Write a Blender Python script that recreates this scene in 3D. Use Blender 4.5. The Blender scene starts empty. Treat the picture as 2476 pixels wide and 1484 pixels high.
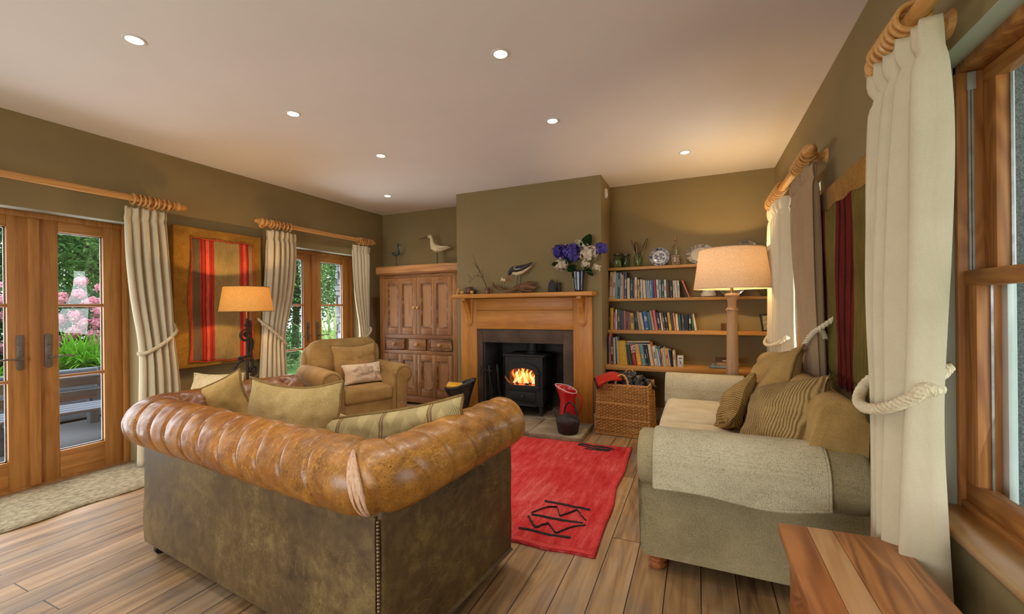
import bpy, bmesh, math, random
from mathutils import Vector, Matrix, Euler, noise
SC = bpy.context.scene
COL = SC.collection
rng = random.Random(11)
PI = math.pi
def R(a): return math.radians(a)
def s2l(c):
    return tuple(((v / 12.92) if v <= .04045 else ((v + .055) / 1.055) ** 2.4) for v in [x / 255. for x in c])

# ------------------------------------------------------------------ mesh builder
class MB:
    def __init__(s): s.v = []; s.f = []; s.mi = []; s.cur = 0
    def add(s, vs, fs, M=None):
        b = len(s.v)
        s.v += [tuple(M @ Vector(p)) if M else tuple(p) for p in vs]
        s.f += [tuple(b + i for i in f) for f in fs]; s.mi += [s.cur] * len(fs)
        return s
    def bm(s, bm, M=None):
        bm.verts.index_update()
        s.add([v.co[:] for v in bm.verts], [[v.index for v in f.verts] for f in bm.faces], M); bm.free(); return s
    def box(s, a, b, bev=0, seg=2, M=None):
        x0, x1 = sorted((a[0], b[0])); y0, y1 = sorted((a[1], b[1])); z0, z1 = sorted((a[2], b[2]))
        vs = [(x, y, z) for x in (x0, x1) for y in (y0, y1) for z in (z0, z1)]
        fs = [(0, 1, 3, 2), (4, 6, 7, 5), (0, 4, 5, 1), (2, 3, 7, 6), (0, 2, 6, 4), (1, 5, 7, 3)]
        if not bev: return s.add(vs, fs, M)
        bm = bmesh.new(); V = [bm.verts.new(p) for p in vs]
        for f in fs: bm.faces.new([V[i] for i in f])
        bmesh.ops.bevel(bm, geom=bm.edges[:], offset=min(bev, .49 * min(x1 - x0, y1 - y0, z1 - z0)), segments=seg, profile=.5, affect='EDGES')
        return s.bm(bm, M)
    def prism(s, poly, d0, d1, axis='y', bev=0, seg=2, M=None):
        def pt(p, d): return {'y': (p[0], d, p[1]), 'x': (d, p[0], p[1]), 'z': (p[0], p[1], d)}[axis]
        n = len(poly)
        vs = [pt(p, d0) for p in poly] + [pt(p, d1) for p in poly]
        fs = [tuple(range(n)), tuple(range(2 * n - 1, n - 1, -1))] + [(i, (i + 1) % n, n + (i + 1) % n, n + i) for i in range(n)]
        if not bev: return s.add(vs, fs, M)
        bm = bmesh.new(); V = [bm.verts.new(p) for p in vs]; F = [bm.faces.new([V[i] for i in f]) for f in fs]
        es = list(F[0].edges) + list(F[1].edges)
        bmesh.ops.bevel(bm, geom=es, offset=bev, segments=seg, profile=.5, affect='EDGES')
        return s.bm(bm, M)
    def tube(s, pts, r, n=10, closed=False, caps=True, M=None, flat=1.0):
        pts = [Vector(p) for p in pts]; N = len(pts)
        rs = list(r) if isinstance(r, (list, tuple)) else [r] * N
        T = []
        for i in range(N):
            a = pts[(i - 1) % N] if closed or i > 0 else pts[0]
            b = pts[(i + 1) % N] if closed or i < N - 1 else pts[-1]
            t = (b - a); T.append(t.normalized() if t.length > 1e-9 else Vector((0, 0, 1)))
        u = T[0].orthogonal().normalized(); vs = []; fs = []
        for i in range(N):
            u = (u - T[i] * u.dot(T[i])); u = u.normalized() if u.length > 1e-6 else T[i].orthogonal().normalized()
            w = T[i].cross(u)
            for k in range(n):
                a = 2 * PI * k / n
                vs.append(pts[i] + rs[i] * (math.cos(a) * u + math.sin(a) * flat * w))
        for i in range(N if closed else N - 1):
            j = (i + 1) % N
            for k in range(n): fs.append((i * n + k, i * n + (k + 1) % n, j * n + (k + 1) % n, j * n + k))
        if caps and not closed: fs += [tuple(range(n - 1, -1, -1)), tuple((N - 1) * n + k for k in range(n))]
        return s.add(vs, fs, M)
    def lathe(s, prof, n=24, c=(0, 0, 0), M=None, sx=1, sy=1):
        vs = []; fs = []; rows = []
        for (r, z) in prof:
            if r < 1e-5: rows.append([len(vs)]); vs.append((c[0], c[1], c[2] + z))
            else:
                rows.append(list(range(len(vs), len(vs) + n)))
                vs += [(c[0] + sx * r * math.cos(2 * PI * k / n), c[1] + sy * r * math.sin(2 * PI * k / n), c[2] + z) for k in range(n)]
        for a, b in zip(rows, rows[1:]):
            for k in range(n):
                k2 = (k + 1) % n
                if len(a) == 1 and len(b) == 1: continue
                if len(a) == 1: fs.append((a[0], b[k2], b[k]))
                elif len(b) == 1: fs.append((a[k], a[k2], b[0]))
                else: fs.append((a[k], a[k2], b[k2], b[k]))
        if len(rows[0]) > 1: fs.append(tuple(reversed(rows[0])))
        if len(rows[-1]) > 1: fs.append(tuple(rows[-1]))
        return s.add(vs, fs, M)
    def grid(s, G, cu=False, cv=False, M=None):
        nu, nv = len(G), len(G[0]); vs = [p for row in G for p in row]; fs = []
        for i in range(nu if cu else nu - 1):
            for j in range(nv if cv else nv - 1):
                i2, j2 = (i + 1) % nu, (j + 1) % nv
                fs.append((i * nv + j, i2 * nv + j, i2 * nv + j2, i * nv + j2))
        return s.add(vs, fs, M)
    def ball(s, c, r, nu=14, nv=9, amp=0, fr=3, seed=0, M=None, flat=False):
        r = (r, r, r) if isinstance(r, (int, float)) else r
        pr = []; vs = []; fs = []
        for j in range(1, nv):
            th = PI * j / nv
            for k in range(nu):
                ph = 2 * PI * k / nu
                vs.append([math.sin(th) * math.cos(ph), math.sin(th) * math.sin(ph), -math.cos(th)])
        vs += [[0, 0, -1], [0, 0, 1]]
        for p in vs:
            q = 1 + (amp * noise.noise(Vector((p[0] * fr + seed * 7.1, p[1] * fr + seed * 3.3, p[2] * fr))) if amp else 0)
            for i in range(3): p[i] = c[i] + r[i] * q * p[i]
        for j in range(nv - 2):
            for k in range(nu): fs.append((j * nu + k, j * nu + (k + 1) % nu, (j + 1) * nu + (k + 1) % nu, (j + 1) * nu + k))
        a, b = len(vs) - 2, len(vs) - 1
        for k in range(nu):
            fs.append((a, (k + 1) % nu, k)); fs.append((b, (nv - 2) * nu + k, (nv - 2) * nu + (k + 1) % nu))
        return s.add(vs, fs, M)
    def torus(s, c, R_, r, axis='z', n=20, m=8, M=None):
        pts = []
        for k in range(n):
            a = 2 * PI * k / n; ca, sa = R_ * math.cos(a), R_ * math.sin(a)
            pts.append({'z': (c[0] + ca, c[1] + sa, c[2]), 'y': (c[0] + ca, c[1], c[2] + sa), 'x': (c[0], c[1] + ca, c[2] + sa)}[axis])
        return s.tube(pts, r, m, closed=True, M=M)
    def shift(s, d): s.v = [(p[0] + d[0], p[1] + d[1], p[2] + d[2]) for p in s.v]; return s
    def jitter(s, a, fr):
        s.v = [tuple(Vector(p) + a * noise.noise_vector(Vector(p) * fr)) for p in s.v]; return s

def tag(o, label=None, cat=None, group=None, kind=None):
    if label: o['label'] = label
    if cat: o['category'] = cat
    if group: o['group'] = group
    if kind: o['kind'] = kind
    return o
def T(name, label, cat, loc=(0, 0, 0), rot=(0, 0, 0), group=None):
    o = bpy.data.objects.new(name, None); COL.objects.link(o)
    o.empty_display_size = .05
    o.location = loc; o.rotation_euler = rot if isinstance(rot, (tuple, list, Euler)) else (0, 0, rot)
    return tag(o, label, cat, group)
def P(name, mb, m, parent=None, world=False, smooth=40, solid=0, subd=0, label=None, offs=-1, kind=None):
    me = bpy.data.meshes.new(name)
    if world and parent is not None:
        r = parent
        while r.parent: r = r.parent
        mb.shift([-x for x in r.location])
    me.from_pydata([tuple(p) for p in mb.v], [], mb.f)
    for x in (m if isinstance(m, (list, tuple)) else [m]): me.materials.append(x)
    if any(mb.mi): me.polygons.foreach_set('material_index', mb.mi)
    b = bmesh.new(); b.from_mesh(me); bmesh.ops.recalc_face_normals(b, faces=b.faces); b.to_mesh(me); b.free()
    if smooth:
        me.polygons.foreach_set('use_smooth', [True] * len(me.polygons))
        if smooth < 180: me.set_sharp_from_angle(angle=R(smooth))
    me.update()
    o = bpy.data.objects.new(name, me); COL.objects.link(o)
    if parent: o.parent = parent
    if solid:
        k = o.modifiers.new('t', 'SOLIDIFY'); k.thickness = solid; k.offset = offs
    if subd:
        k = o.modifiers.new('s', 'SUBSURF'); k.levels = subd; k.render_levels = subd
    if label: o['label'] = label
    if kind: o['kind'] = kind
    return o
def S(name, mb, m, **k):
    o = P(name, mb, m, **k); o['kind'] = 'structure'; return o
def copy_tree(o, parent=None):
    c = o.copy(); COL.objects.link(c); c.parent = parent
    for ch in list(o.children): copy_tree(ch, c)
    return c

# ------------------------------------------------------------------ materials
def _nt(name):
    m = bpy.data.materials.new(name); m.use_nodes = True; nt = m.node_tree
    return m, nt, nt.nodes['Principled BSDF']
def N(nt, t, **k):
    n = nt.nodes.new('ShaderNode' + t)
    for a, b in k.items():
        if a in n.inputs.keys() if hasattr(n.inputs, 'keys') else False: n.inputs[a].default_value = b
        else: setattr(n, a, b)
    return n
def L(nt, a, b): nt.links.new(a, b)
def c4(c): return (c[0], c[1], c[2], 1)
def ramp(nt, fac, stops):
    r = nt.nodes.new('ShaderNodeValToRGB'); e = r.color_ramp.elements
    e[0].position, e[0].color = stops[0][0], c4(stops[0][1]); e[1].position, e[1].color = stops[-1][0], c4(stops[-1][1])
    for p, c in stops[1:-1]:
        x = e.new(p); x.color = c4(c)
    L(nt, fac, r.inputs[0]); return r.outputs[0]
def noi(nt, vec, scale, detail=3, rough=.55, dist=0):
    n = nt.nodes.new('ShaderNodeTexNoise'); n.inputs['Scale'].default_value = scale; n.inputs['Detail'].default_value = detail
    n.inputs['Roughness'].default_value = rough; n.inputs['Distortion'].default_value = dist
    if vec: L(nt, vec, n.inputs['Vector'])
    return n.outputs['Fac']
def coords(nt, scale=(1, 1, 1), kind='Object', loc=(0, 0, 0), rot=(0, 0, 0)):
    t = nt.nodes.new('ShaderNodeTexCoord'); mp = nt.nodes.new('ShaderNodeMapping')
    mp.inputs['Scale'].default_value = scale; mp.inputs['Location'].default_value = loc; mp.inputs['Rotation'].default_value = rot
    L(nt, t.outputs[kind], mp.inputs['Vector']); return mp.outputs[0]
def mixc(nt, fac, a, b, mode='MIX'):
    x = nt.nodes.new('ShaderNodeMix'); x.data_type = 'RGBA'; x.blend_type = mode
    for sock, v in ((x.inputs[0], fac), (x.inputs[6], a), (x.inputs[7], b)):
        if isinstance(v, (int, float)): sock.default_value = v
        elif isinstance(v, (tuple, list)): sock.default_value = c4(v)
        else: L(nt, v, sock)
    return x.outputs[2]
def math_(nt, op, a, b=0.0):
    x = nt.nodes.new('ShaderNodeMath'); x.operation = op
    for sock, v in ((x.inputs[0], a), (x.inputs[1], b)):
        if isinstance(v, (int, float)): sock.default_value = v
        else: L(nt, v, sock)
    return x.outputs[0]
def bump(nt, bs, h, strength, dist=.01):
    b = nt.nodes.new('ShaderNodeBump'); b.inputs['Strength'].default_value = strength; b.inputs['Distance'].default_value = dist
    L(nt, h, b.inputs['Height']); L(nt, b.outputs[0], bs.inputs['Normal']); return b
def mul(c, k): return tuple(min(1, x * k) for x in c)
def mat(name, c1, c2=None, scale=8, st=(1, 1, 1), rough=.5, metal=0, bmp=0, lo=.3, hi=.7, detail=4, spec=.5, coat=0, bscale=None, c3=None):
    m, nt, b = _nt(name); c2 = c2 or mul(c1, .8)
    v = coords(nt, st); f = noi(nt, v, scale, detail)
    st_ = [(lo, c1), (hi, c2)] if c3 is None else [(lo, c1), ((lo + hi) / 2, c2), (hi, c3)]
    L(nt, ramp(nt, f, st_), b.inputs['Base Color'])
    b.inputs['Roughness'].default_value = rough; b.inputs['Metallic'].default_value = metal
    b.inputs['Specular IOR Level'].default_value = spec; b.inputs['Coat Weight'].default_value = coat
    if bmp: bump(nt, b, noi(nt, v, bscale or scale * 2, 3), bmp)
    return m
def wood(name, c1, c2, axis='z', g=30, rough=.45, bmp=.12, c0=None, ring=.5, coat=0):
    """grain runs along `axis`; c1 light, c2 dark."""
    m, nt, b = _nt(name)
    k = [g, g, g]; k['xyz'.index(axis)] = g * .045
    v = coords(nt, k)
    f = noi(nt, v, 1.0, 5, .6, .35)
    k2 = [3.2, 3.2, 3.2]; k2['xyz'.index(axis)] = .35
    v2 = coords(nt, k2); big = noi(nt, v2, 2.2, 2, .5, .6)
    w = math_(nt, 'SINE', math_(nt, 'MULTIPLY', big, 60.0))
    f2 = math_(nt, 'ADD', math_(nt, 'MULTIPLY', w, .11 * ring), f)
    col = ramp(nt, f2, [(.3, c2), (.5, tuple((a + c) / 2 for a, c in zip(c1, c2))), (.68, c1)])
    if c0:
        p = noi(nt, coords(nt), 2.3, 3); col = mixc(nt, ramp(nt, p, [(.42, (0, 0, 0)), (.62, (1, 1, 1))]), col, c0, 'MIX')
    L(nt, col, b.inputs['Base Color']); b.inputs['Roughness'].default_value = rough; b.inputs['Coat Weight'].default_value = coat
    b.inputs['Coat Roughness'].default_value = .25
    if bmp: bump(nt, b, f2, bmp, .004)
    return m
def fabric(name, c1, c2, k=700, bmp=.35, mottle=7, rough=.92, rib=None, lo=.25, hi=.75, sheen=.04, contrast=.35):
    """woven cloth: three crossed thread directions plus slow mottling."""
    m, nt, b = _nt(name)
    v = coords(nt)
    f = noi(nt, v, mottle, 5, .65)
    if rib:
        sc = nt.nodes.new('ShaderNodeVectorMath'); sc.operation = 'MULTIPLY'; sc.inputs[1].default_value = rib; L(nt, v, sc.inputs[0])
        sn = nt.nodes.new('ShaderNodeVectorMath'); sn.operation = 'SINE'; L(nt, sc.outputs[0], sn.inputs[0])
        dt = nt.nodes.new('ShaderNodeVectorMath'); dt.operation = 'DOT_PRODUCT'; dt.inputs[1].default_value = (.3, .3, .3); L(nt, sn.outputs[0], dt.inputs[0]); wv = dt.outputs['Value']
    else:
        vo = nt.nodes.new('ShaderNodeTexVoronoi'); vo.inputs['Scale'].default_value = k / 5.2; vo.inputs['Randomness'].default_value = .55; L(nt, v, vo.inputs['Vector'])
        wv = math_(nt, 'SUBTRACT', .55, vo.outputs['Distance'])
    th = math_(nt, 'ADD', math_(nt, 'MULTIPLY', wv, contrast), f)
    fib = noi(nt, v, k * .35, 2)
    th = math_(nt, 'ADD', th, math_(nt, 'MULTIPLY', math_(nt, 'SUBTRACT', fib, .5), .35))
    L(nt, ramp(nt, th, [(lo, c2), (hi, c1)]), b.inputs['Base Color'])
    b.inputs['Roughness'].default_value = rough; b.inputs['Specular IOR Level'].default_value = .2
    b.inputs['Sheen Weight'].default_value = sheen
    if bmp: bump(nt, b, th, bmp, .003)
    return m
def glass(name, tint=(1, 1, 1), refl=.9, rough=0.0):
    m, nt, b = _nt(name); nt.nodes.remove(b)
    out = nt.nodes['Material Output']; tr = nt.nodes.new('ShaderNodeBsdfTransparent'); gl = nt.nodes.new('ShaderNodeBsdfGlossy')
    n = noi(nt, coords(nt), 1.5, 2)
    L(nt, mixc(nt, n, tint, mul(tint, .97)), tr.inputs[0])
    gl.inputs['Roughness'].default_value = rough; gl.inputs[0].default_value = (refl, refl, refl, 1)
    lw = nt.nodes.new('ShaderNodeLayerWeight'); pw = math_(nt, 'MULTIPLY_ADD', math_(nt, 'POWER', lw.outputs['Facing'], 4.0), .75); pw.node.inputs[2].default_value = .045
    mx = nt.nodes.new('ShaderNodeMixShader'); L(nt, pw, mx.inputs[0]); L(nt, tr.outputs[0], mx.inputs[1]); L(nt, gl.outputs[0], mx.inputs[2])
    L(nt, mx.outputs[0], out.inputs[0]); return m
def emis(name, c, s, c2=None, scale=20):
    m, nt, b = _nt(name); f = noi(nt, coords(nt), scale, 2)
    col = ramp(nt, f, [(.3, c), (.7, c2 or c)])
    L(nt, col, b.inputs['Emission Color']); L(nt, col, b.inputs['Base Color']); b.inputs['Emission Strength'].default_value = s; return m
def shade_mat(name, c1, c2, k=900, trans=.55):
    m, nt, b = _nt(name); nt.nodes.remove(b); out = nt.nodes['Material Output']
    v = coords(nt); f = noi(nt, v, 60, 4); f2 = noi(nt, coords(nt, (40, 40, 500)), 1, 2); f3 = noi(nt, coords(nt, (500, 500, 40)), 1, 2)
    th = math_(nt, 'MULTIPLY', math_(nt, 'ADD', math_(nt, 'ADD', f, f2), f3), .333)
    col = ramp(nt, th, [(.35, c2), (.65, c1)])
    d = nt.nodes.new('ShaderNodeBsdfDiffuse'); t = nt.nodes.new('ShaderNodeBsdfTranslucent'); mx = nt.nodes.new('ShaderNodeMixShader')
    L(nt, col, d.inputs[0]); L(nt, col, t.inputs[0]); mx.inputs[0].default_value = trans
    L(nt, d.outputs[0], mx.inputs[1]); L(nt, t.outputs[0], mx.inputs[2]); L(nt, mx.outputs[0], out.inputs[0]); return m

OAK1, OAK2 = s2l((188, 130, 66)), s2l((152, 96, 42))
M = {}
M['wall'] = mat('olive_wall_paint', s2l((142, 124, 86)), s2l((137, 119, 81)), 3, rough=.75, bmp=.04, bscale=60, spec=.25)
M['wall_in'] = mat('pale_green_reveal_paint', s2l((170, 172, 156)), s2l((162, 164, 148)), 4, rough=.6, bmp=.03, bscale=50)
M['ceil'] = mat('white_ceiling_paint', s2l((232, 226, 224)), s2l((227, 221, 219)), 1.5, rough=.85, spec=.1)
M['skirt'] = mat('cream_skirting_paint', s2l((206, 192, 160)), s2l((196, 182, 150)), 6, rough=.4)
M['oak_z'] = wood('door_oak_upright', OAK1, OAK2, 'z', 34)
M['oak_y'] = wood('door_oak_rail', OAK1, OAK2, 'y', 34)
M['oak_x'] = wood('shelf_oak', s2l((204, 150, 74)), s2l((168, 112, 46)), 'x', 30)
M['pine_z'] = wood('window_pine_upright', s2l((190, 126, 66)), s2l((142, 84, 38)), 'z', 26, ring=.9)
M['pine_y'] = wood('window_pine_rail', s2l((196, 134, 70)), s2l((150, 92, 42)), 'y', 26, ring=.9)
M['sill'] = wood('sill_pine', s2l((206, 150, 78)), s2l((168, 110, 50)), 'y', 20, rough=.32, ring=.9, c0=s2l((176, 150, 112)))
M['mantel_x'] = wood('mantel_pine_across', s2l((202, 138, 54)), s2l((172, 108, 34)), 'x', 16, ring=.5)
M['mantel_z'] = wood('mantel_pine_upright', s2l((200, 136, 52)), s2l((170, 106, 32)), 'z', 16, ring=.5)
M['pole'] = wood('curtain_pole_wood', s2l((212, 160, 94)), s2l((186, 130, 66)), 'y', 40, rough=.35)
M['cab_z'] = wood('old_pine_upright', s2l((178, 124, 70)), s2l((122, 78, 38)), 'z', 22, ring=.9, c0=s2l((146, 98, 54)))
M['cab_x'] = wood('old_pine_across', s2l((176, 120, 66)), s2l((120, 74, 34)), 'x', 22, ring=.9, c0=s2l((142, 92, 50)))
M['cab_panel'] = wood('old_pine_panel', s2l((186, 134, 84)), s2l((140, 94, 54)), 'z', 34, c0=s2l((168, 120, 78)))
M['chip'] = mat('worn_pale_moulding', s2l((190, 156, 112)), s2l((112, 70, 36)), 14, rough=.6, lo=.3, hi=.52)
M['iron'] = mat('black_iron', (.02, .019, .018), (.035, .03, .027), 30, rough=.5, bmp=.15, spec=.4)
M['stove'] = mat('stove_black', (.012, .012, .013), (.02, .019, .018), 12, rough=.5, bmp=.05, spec=.4)
M['bronze'] = mat('aged_bronze', s2l((132, 120, 106)), s2l((110, 98, 86)), 25, rough=.38, metal=.5)
M['brass'] = mat('dull_brass', s2l((176, 138, 70)), s2l((130, 96, 44)), 25, rough=.35, metal=.9)
M['steel'] = mat('dull_steel', s2l((150, 148, 146)), s2l((110, 108, 106)), 25, rough=.35, metal=.9)
M['pane'] = glass('window_glass')
M['white'] = mat('white_plastic', s2l((226, 222, 212)), s2l((214, 208, 198)), 9, rough=.4)
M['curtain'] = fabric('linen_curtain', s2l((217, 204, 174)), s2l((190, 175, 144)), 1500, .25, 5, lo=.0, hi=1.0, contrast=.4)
M['drab'] = fabric('shaded_linen_curtain', s2l((176, 148, 114)), s2l((148, 120, 88)), 1500, .25, 5, lo=.0, hi=1.0, contrast=.4)  # same linen in a darker tone, its shade put into the colour
M['rope'] = fabric('cotton_rope', s2l((224, 210, 178)), s2l((190, 172, 136)), 700, .3, 20)
# ------------------------------------------------------------------ room
XL, XR, YB, YF, H = -4.2, .71, 4.885, -2.6, 2.602
CHX0, CHX1, CHY = -2.635, -.907, 4.362
def floor_mat():
    m, nt, b = _nt('worn_oak_floorboards')
    v = coords(nt, rot=(0, 0, PI / 2))
    br = nt.nodes.new('ShaderNodeTexBrick'); L(nt, v, br.inputs['Vector'])
    br.inputs['Scale'].default_value = 1; br.inputs['Brick Width'].default_value = 2.3; br.inputs['Row Height'].default_value = .145
    br.inputs['Mortar Size'].default_value = .0024; br.inputs['Mortar Smooth'].default_value = .2; br.offset = .37; br.offset_frequency = 2
    br.inputs['Color1'].default_value = (0, 0, 0, 1); br.inputs['Color2'].default_value = (1, 1, 1, 1); br.inputs['Mortar'].default_value = (.5, .5, .5, 1)
    off = nt.nodes.new('ShaderNodeVectorMath'); off.operation = 'MULTIPLY_ADD'
    L(nt, br.outputs['Color'], off.inputs[0]); off.inputs[1].default_value = (7, 3, 5); L(nt, coords(nt, (22, 1.1, 22)), off.inputs[2])
    g = noi(nt, off.outputs[0], 1.0, 6, .62, .4)
    off2 = nt.nodes.new('ShaderNodeVectorMath'); off2.operation = 'MULTIPLY_ADD'
    L(nt, br.outputs['Color'], off2.inputs[0]); off2.inputs[1].default_value = (5, 9, 2); L(nt, coords(nt, (3.0, .5, 3)), off2.inputs[2])
    bg = noi(nt, off2.outputs[0], 1.5, 2, .5, .8)
    w = math_(nt, 'SINE', math_(nt, 'MULTIPLY', bg, 70.0))
    gg = math_(nt, 'ADD', g, math_(nt, 'MULTIPLY', w, .042))
    tone = math_(nt, 'ADD', math_(nt, 'MULTIPLY', br.outputs['Color'], .16), gg)
    col = ramp(nt, tone, [(.34, s2l((94, 66, 40))), (.5, s2l((140, 106, 68))), (.64, s2l((166, 129, 84))), (.82, s2l((184, 150, 108)))])
    scuff = noi(nt, coords(nt, (1, .6, 1)), 2.6, 5, .65)
    col = mixc(nt, ramp(nt, scuff, [(.48, (0, 0, 0)), (.72, (.75, .75, .75))]), col, s2l((134, 122, 108)))
    kn = nt.nodes.new('ShaderNodeTexVoronoi'); kn.inputs['Scale'].default_value = 1.0; L(nt, coords(nt, (5.5, 1.6, 1)), kn.inputs['Vector'])
    col = mixc(nt, ramp(nt, kn.outputs['Distance'], [(.035, (.8, .8, .8)), (.085, (0, 0, 0))]), col, s2l((62, 42, 26)))
    col = mixc(nt, br.outputs['Fac'], col, s2l((40, 28, 20)))
    L(nt, col, b.inputs['Base Color'])
    L(nt, ramp(nt, scuff, [(.3, (.48,) * 3), (.7, (.62,) * 3)]), b.inputs['Roughness'])
    h = math_(nt, 'SUBTRACT', gg, math_(nt, 'MULTIPLY', br.outputs['Fac'], 1.5)); bump(nt, b, h, .18, .004)
    return m
M['floor'] = floor_mat()
b = MB().box((XL - .3, YF - .1, -.1), (XR + .1, YB + .1, 0)); S('floor', b, M['floor'], smooth=0)
b = MB().box((XL - .25, YF - .1, H), (XR + .25, YB + .1, H + .1)); S('ceiling', b, M['ceil'], smooth=0)
S('wall_back', MB().box((XL - .25, YB, 0), (XR + .25, YB + .15, H)), M['wall'], smooth=0)
# chimney breast, hollow behind the fireplace opening
OX0, OX1, OZ = -2.287, -1.318, .855
b = MB()
b.box((CHX0, CHY, 0), (OX0, YB, H)); b.box((OX1, CHY, 0), (CHX1, YB, H)); b.box((OX0, CHY, OZ), (OX1, YB, H))
S('wall_chimney', b, M['wall'], smooth=0)
M['soot'] = mat('sooty_plaster', (.03, .028, .026), (.10, .095, .09), 3.5, rough=.9, bmp=.3, bscale=30)
b = MB()
b.box((OX0, YB - .03, .05), (OX1, YB - .005, OZ)); b.box((OX0, 4.37, .05), (OX0 + .012, YB - .03, OZ)); b.box((OX1 - .012, 4.37, .05), (OX1, YB - .03, OZ))
b.box((OX0, 4.37, OZ - .012), (OX1, YB - .03, OZ))
S('wall_fireplace', b, M['soot'], smooth=0)
# left wall with two french-door openings
D1, D2 = (.52, 1.935), (3.19, 4.43); DT = 1.963; WT = .22
b = MB()
for y0, y1, z0, z1 in ((YF, D1[0], 0, H), (D1[1], D2[0], 0, H), (D2[1], YB, 0, H), (D1[0], D1[1], DT, H), (D2[0], D2[1], DT, H)):
    b.box((XL - WT, y0, z0), (XL, y1, z1))
S('wall_left', b, M['wall'], smooth=0)
# right wall with two sash-window openings
W1, W2 = (.45, 1.865), (3.20, 4.28); WZ0, WZ1 = .56, 2.02; RT = .19
b = MB()
for y0, y1, z0, z1 in ((YF, W1[0], 0, H), (W1[1], W2[0], 0, H), (W2[1], YB, 0, H), (W1[0], W1[1], WZ1, H), (W2[0], W2[1], WZ1, H), (W1[0], W1[1], 0, WZ0), (W2[0], W2[1], 0, WZ0)):
    b.box((XR, y0, z0), (XR + RT, y1, z1))
S('wall_right', b, M['wall'], smooth=0)
# pale painted linings of the window reveals
b = MB()
for W in (W1, W2):
    for y0, y1 in ((W[1] - .004, W[1] + .001), (W[0] - .001, W[0] + .004)): b.box((XR + .001, y0, WZ0), (XR + .08, y1, WZ1))
    b.box((XR + .001, W[0], WZ1 - .004), (XR + .08, W[1], WZ1 + .001))
for D in (D1, D2): b.box((XL - .1, D[0], DT - .004), (XL - .001, D[1], DT + .001))
S('trim_reveals', b, M['wall_in'], smooth=0)
# front wall behind the camera, with an unseen opening added to let in light
b = MB(); b.box((XL - .22, YF - .15, 0), (-3.4, YF, H)); b.box((-.6, YF - .15, 0), (XR + .25, YF, H)); b.box((-3.4, YF - .15, 2.1), (-.6, YF, H))
S('wall_front', b, M['wall'], smooth=0)
# skirtings
def skirt(name, b): S(name, b, M['skirt'], smooth=0)
def sk_prof(d): return [(0, 0), (d, 0), (d, .10), (d * .75, .112), (d * .6, .125), (0, .13)]
b = MB().prism([(CHY - x, z) for x, z in sk_prof(.018)], -1.0, CHX1, 'x'); b.prism([(CHY - x, z) for x, z in sk_prof(.018)], CHX0, -2.565, 'x'); skirt('baseboard_chimney', b)
b = MB().prism([(YB - x, z) for x, z in sk_prof(.018)], CHX1, XR, 'x'); b.prism([(YB - x, z) for x, z in sk_prof(.018)], XL, CHX0, 'x'); skirt('baseboard_back', b)
b = MB()
for y0, y1 in ((YF, D1[0]), (D1[1], D2[0]), (D2[1], YB)): b.prism([(XL + x, z) for x, z in sk_prof(.018)], y0, y1, 'y')
skirt('baseboard_left', b)
b = MB().prism([(XR - x, z) for x, z in sk_prof(.018)], YF, YB, 'y'); skirt('baseboard_right', b)

# ---- french doors: a frame (trim) and two leaves each
def lever_set(parent, x, y, z, side):
    pl = MB()
    hw, hh = .02, .125; poly = [(y + hw * math.cos(a) , z + (hh - hw) * (1 if math.sin(a) > 0 else -1) + hw * math.sin(a)) for a in [PI * k / 8 + .01 for k in range(16)]]
    pl.prism(poly, x, x + .008, 'x', bev=.002); 
    h = P('handle', pl, M['bronze'], parent)
    lv = MB(); lv.tube([(x + .006, y, z - .045), (x + .045, y, z - .045), (x + .05, y + side * .02, z - .045), (x + .05, y + side * .07, z - .04), (x + .052, y + side * .125, z - .047)], [.009, .008, .008, .006, .007], 8)
    P('lever', lv, M['bronze'], h)
    kn = MB(); kn.tube([(x + .005, y, z + .06), (x + .016, y, z + .06)], .014, 12); kn.box((x + .014, y - .003, z + .045), (x + .022, y + .003, z + .075), .001)
    for dz in (-.1, .1): kn.tube([(x + .006, y, z + dz), (x + .0095, y, z + dz)], .004, 8)
    P('thumb_turn', kn, M['bronze'], h)
XD = -4.37  # plane of the door faces
def leaf(name, y0, y1, side, bars=(.765, 1.297), g=(.21, 1.845)):
    st = .115
    b = MB(); x0, x1 = XD - .045, XD
    b.box((x0, y0, .012), (x1, y0 + st, DT - .02), .003); b.box((x0, y1 - st, .012), (x1, y1, DT - .02), .003)
    o = S(name, b, M['oak_z'])
    for za, zb in ((.012, g[0]), (g[1], DT - .02)): P('rail', MB().box((x0 + .001, y0 + st, za), (x1 - .001, y1 - st, zb), .003), M['oak_y'], o)
    for z in bars:
        k = MB().prism([(x1 - .03, z - .008), (x1 - .012, z - .013), (x1 - .002, z - .007), (x1 - .002, z + .007), (x1 - .012, z + .013), (x1 - .03, z + .008)], y0 + st, y1 - st, 'y')
        P('glazing_bar', k, M['oak_y'], o)
    s_ = MB()
    for zz0, zz1 in ((g[0], g[0] + .008), (g[1] - .008, g[1])): s_.box((x0 + .01, y0 + st, zz0), (x0 + .018, y1 - st, zz1))
    for yy in (y0 + st, y1 - st - .008): s_.box((x0 + .01, yy, g[0]), (x0 + .018, yy + .008, g[1]))
    P('spacer', s_, M['steel'], o)
    p = MB(); p.add([(x0 + .02, y0 + st, g[0]), (x0 + .02, y1 - st, g[0]), (x0 + .02, y1 - st, g[1]), (x0 + .02, y0 + st, g[1])], [(0, 1, 2, 3)])
    P('pane', p, M['pane'], o, smooth=0)
    hy = y1 - .057 if side < 0 else y0 + .057
    lever_set(o, x1, hy, .965, side)
    return o
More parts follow.
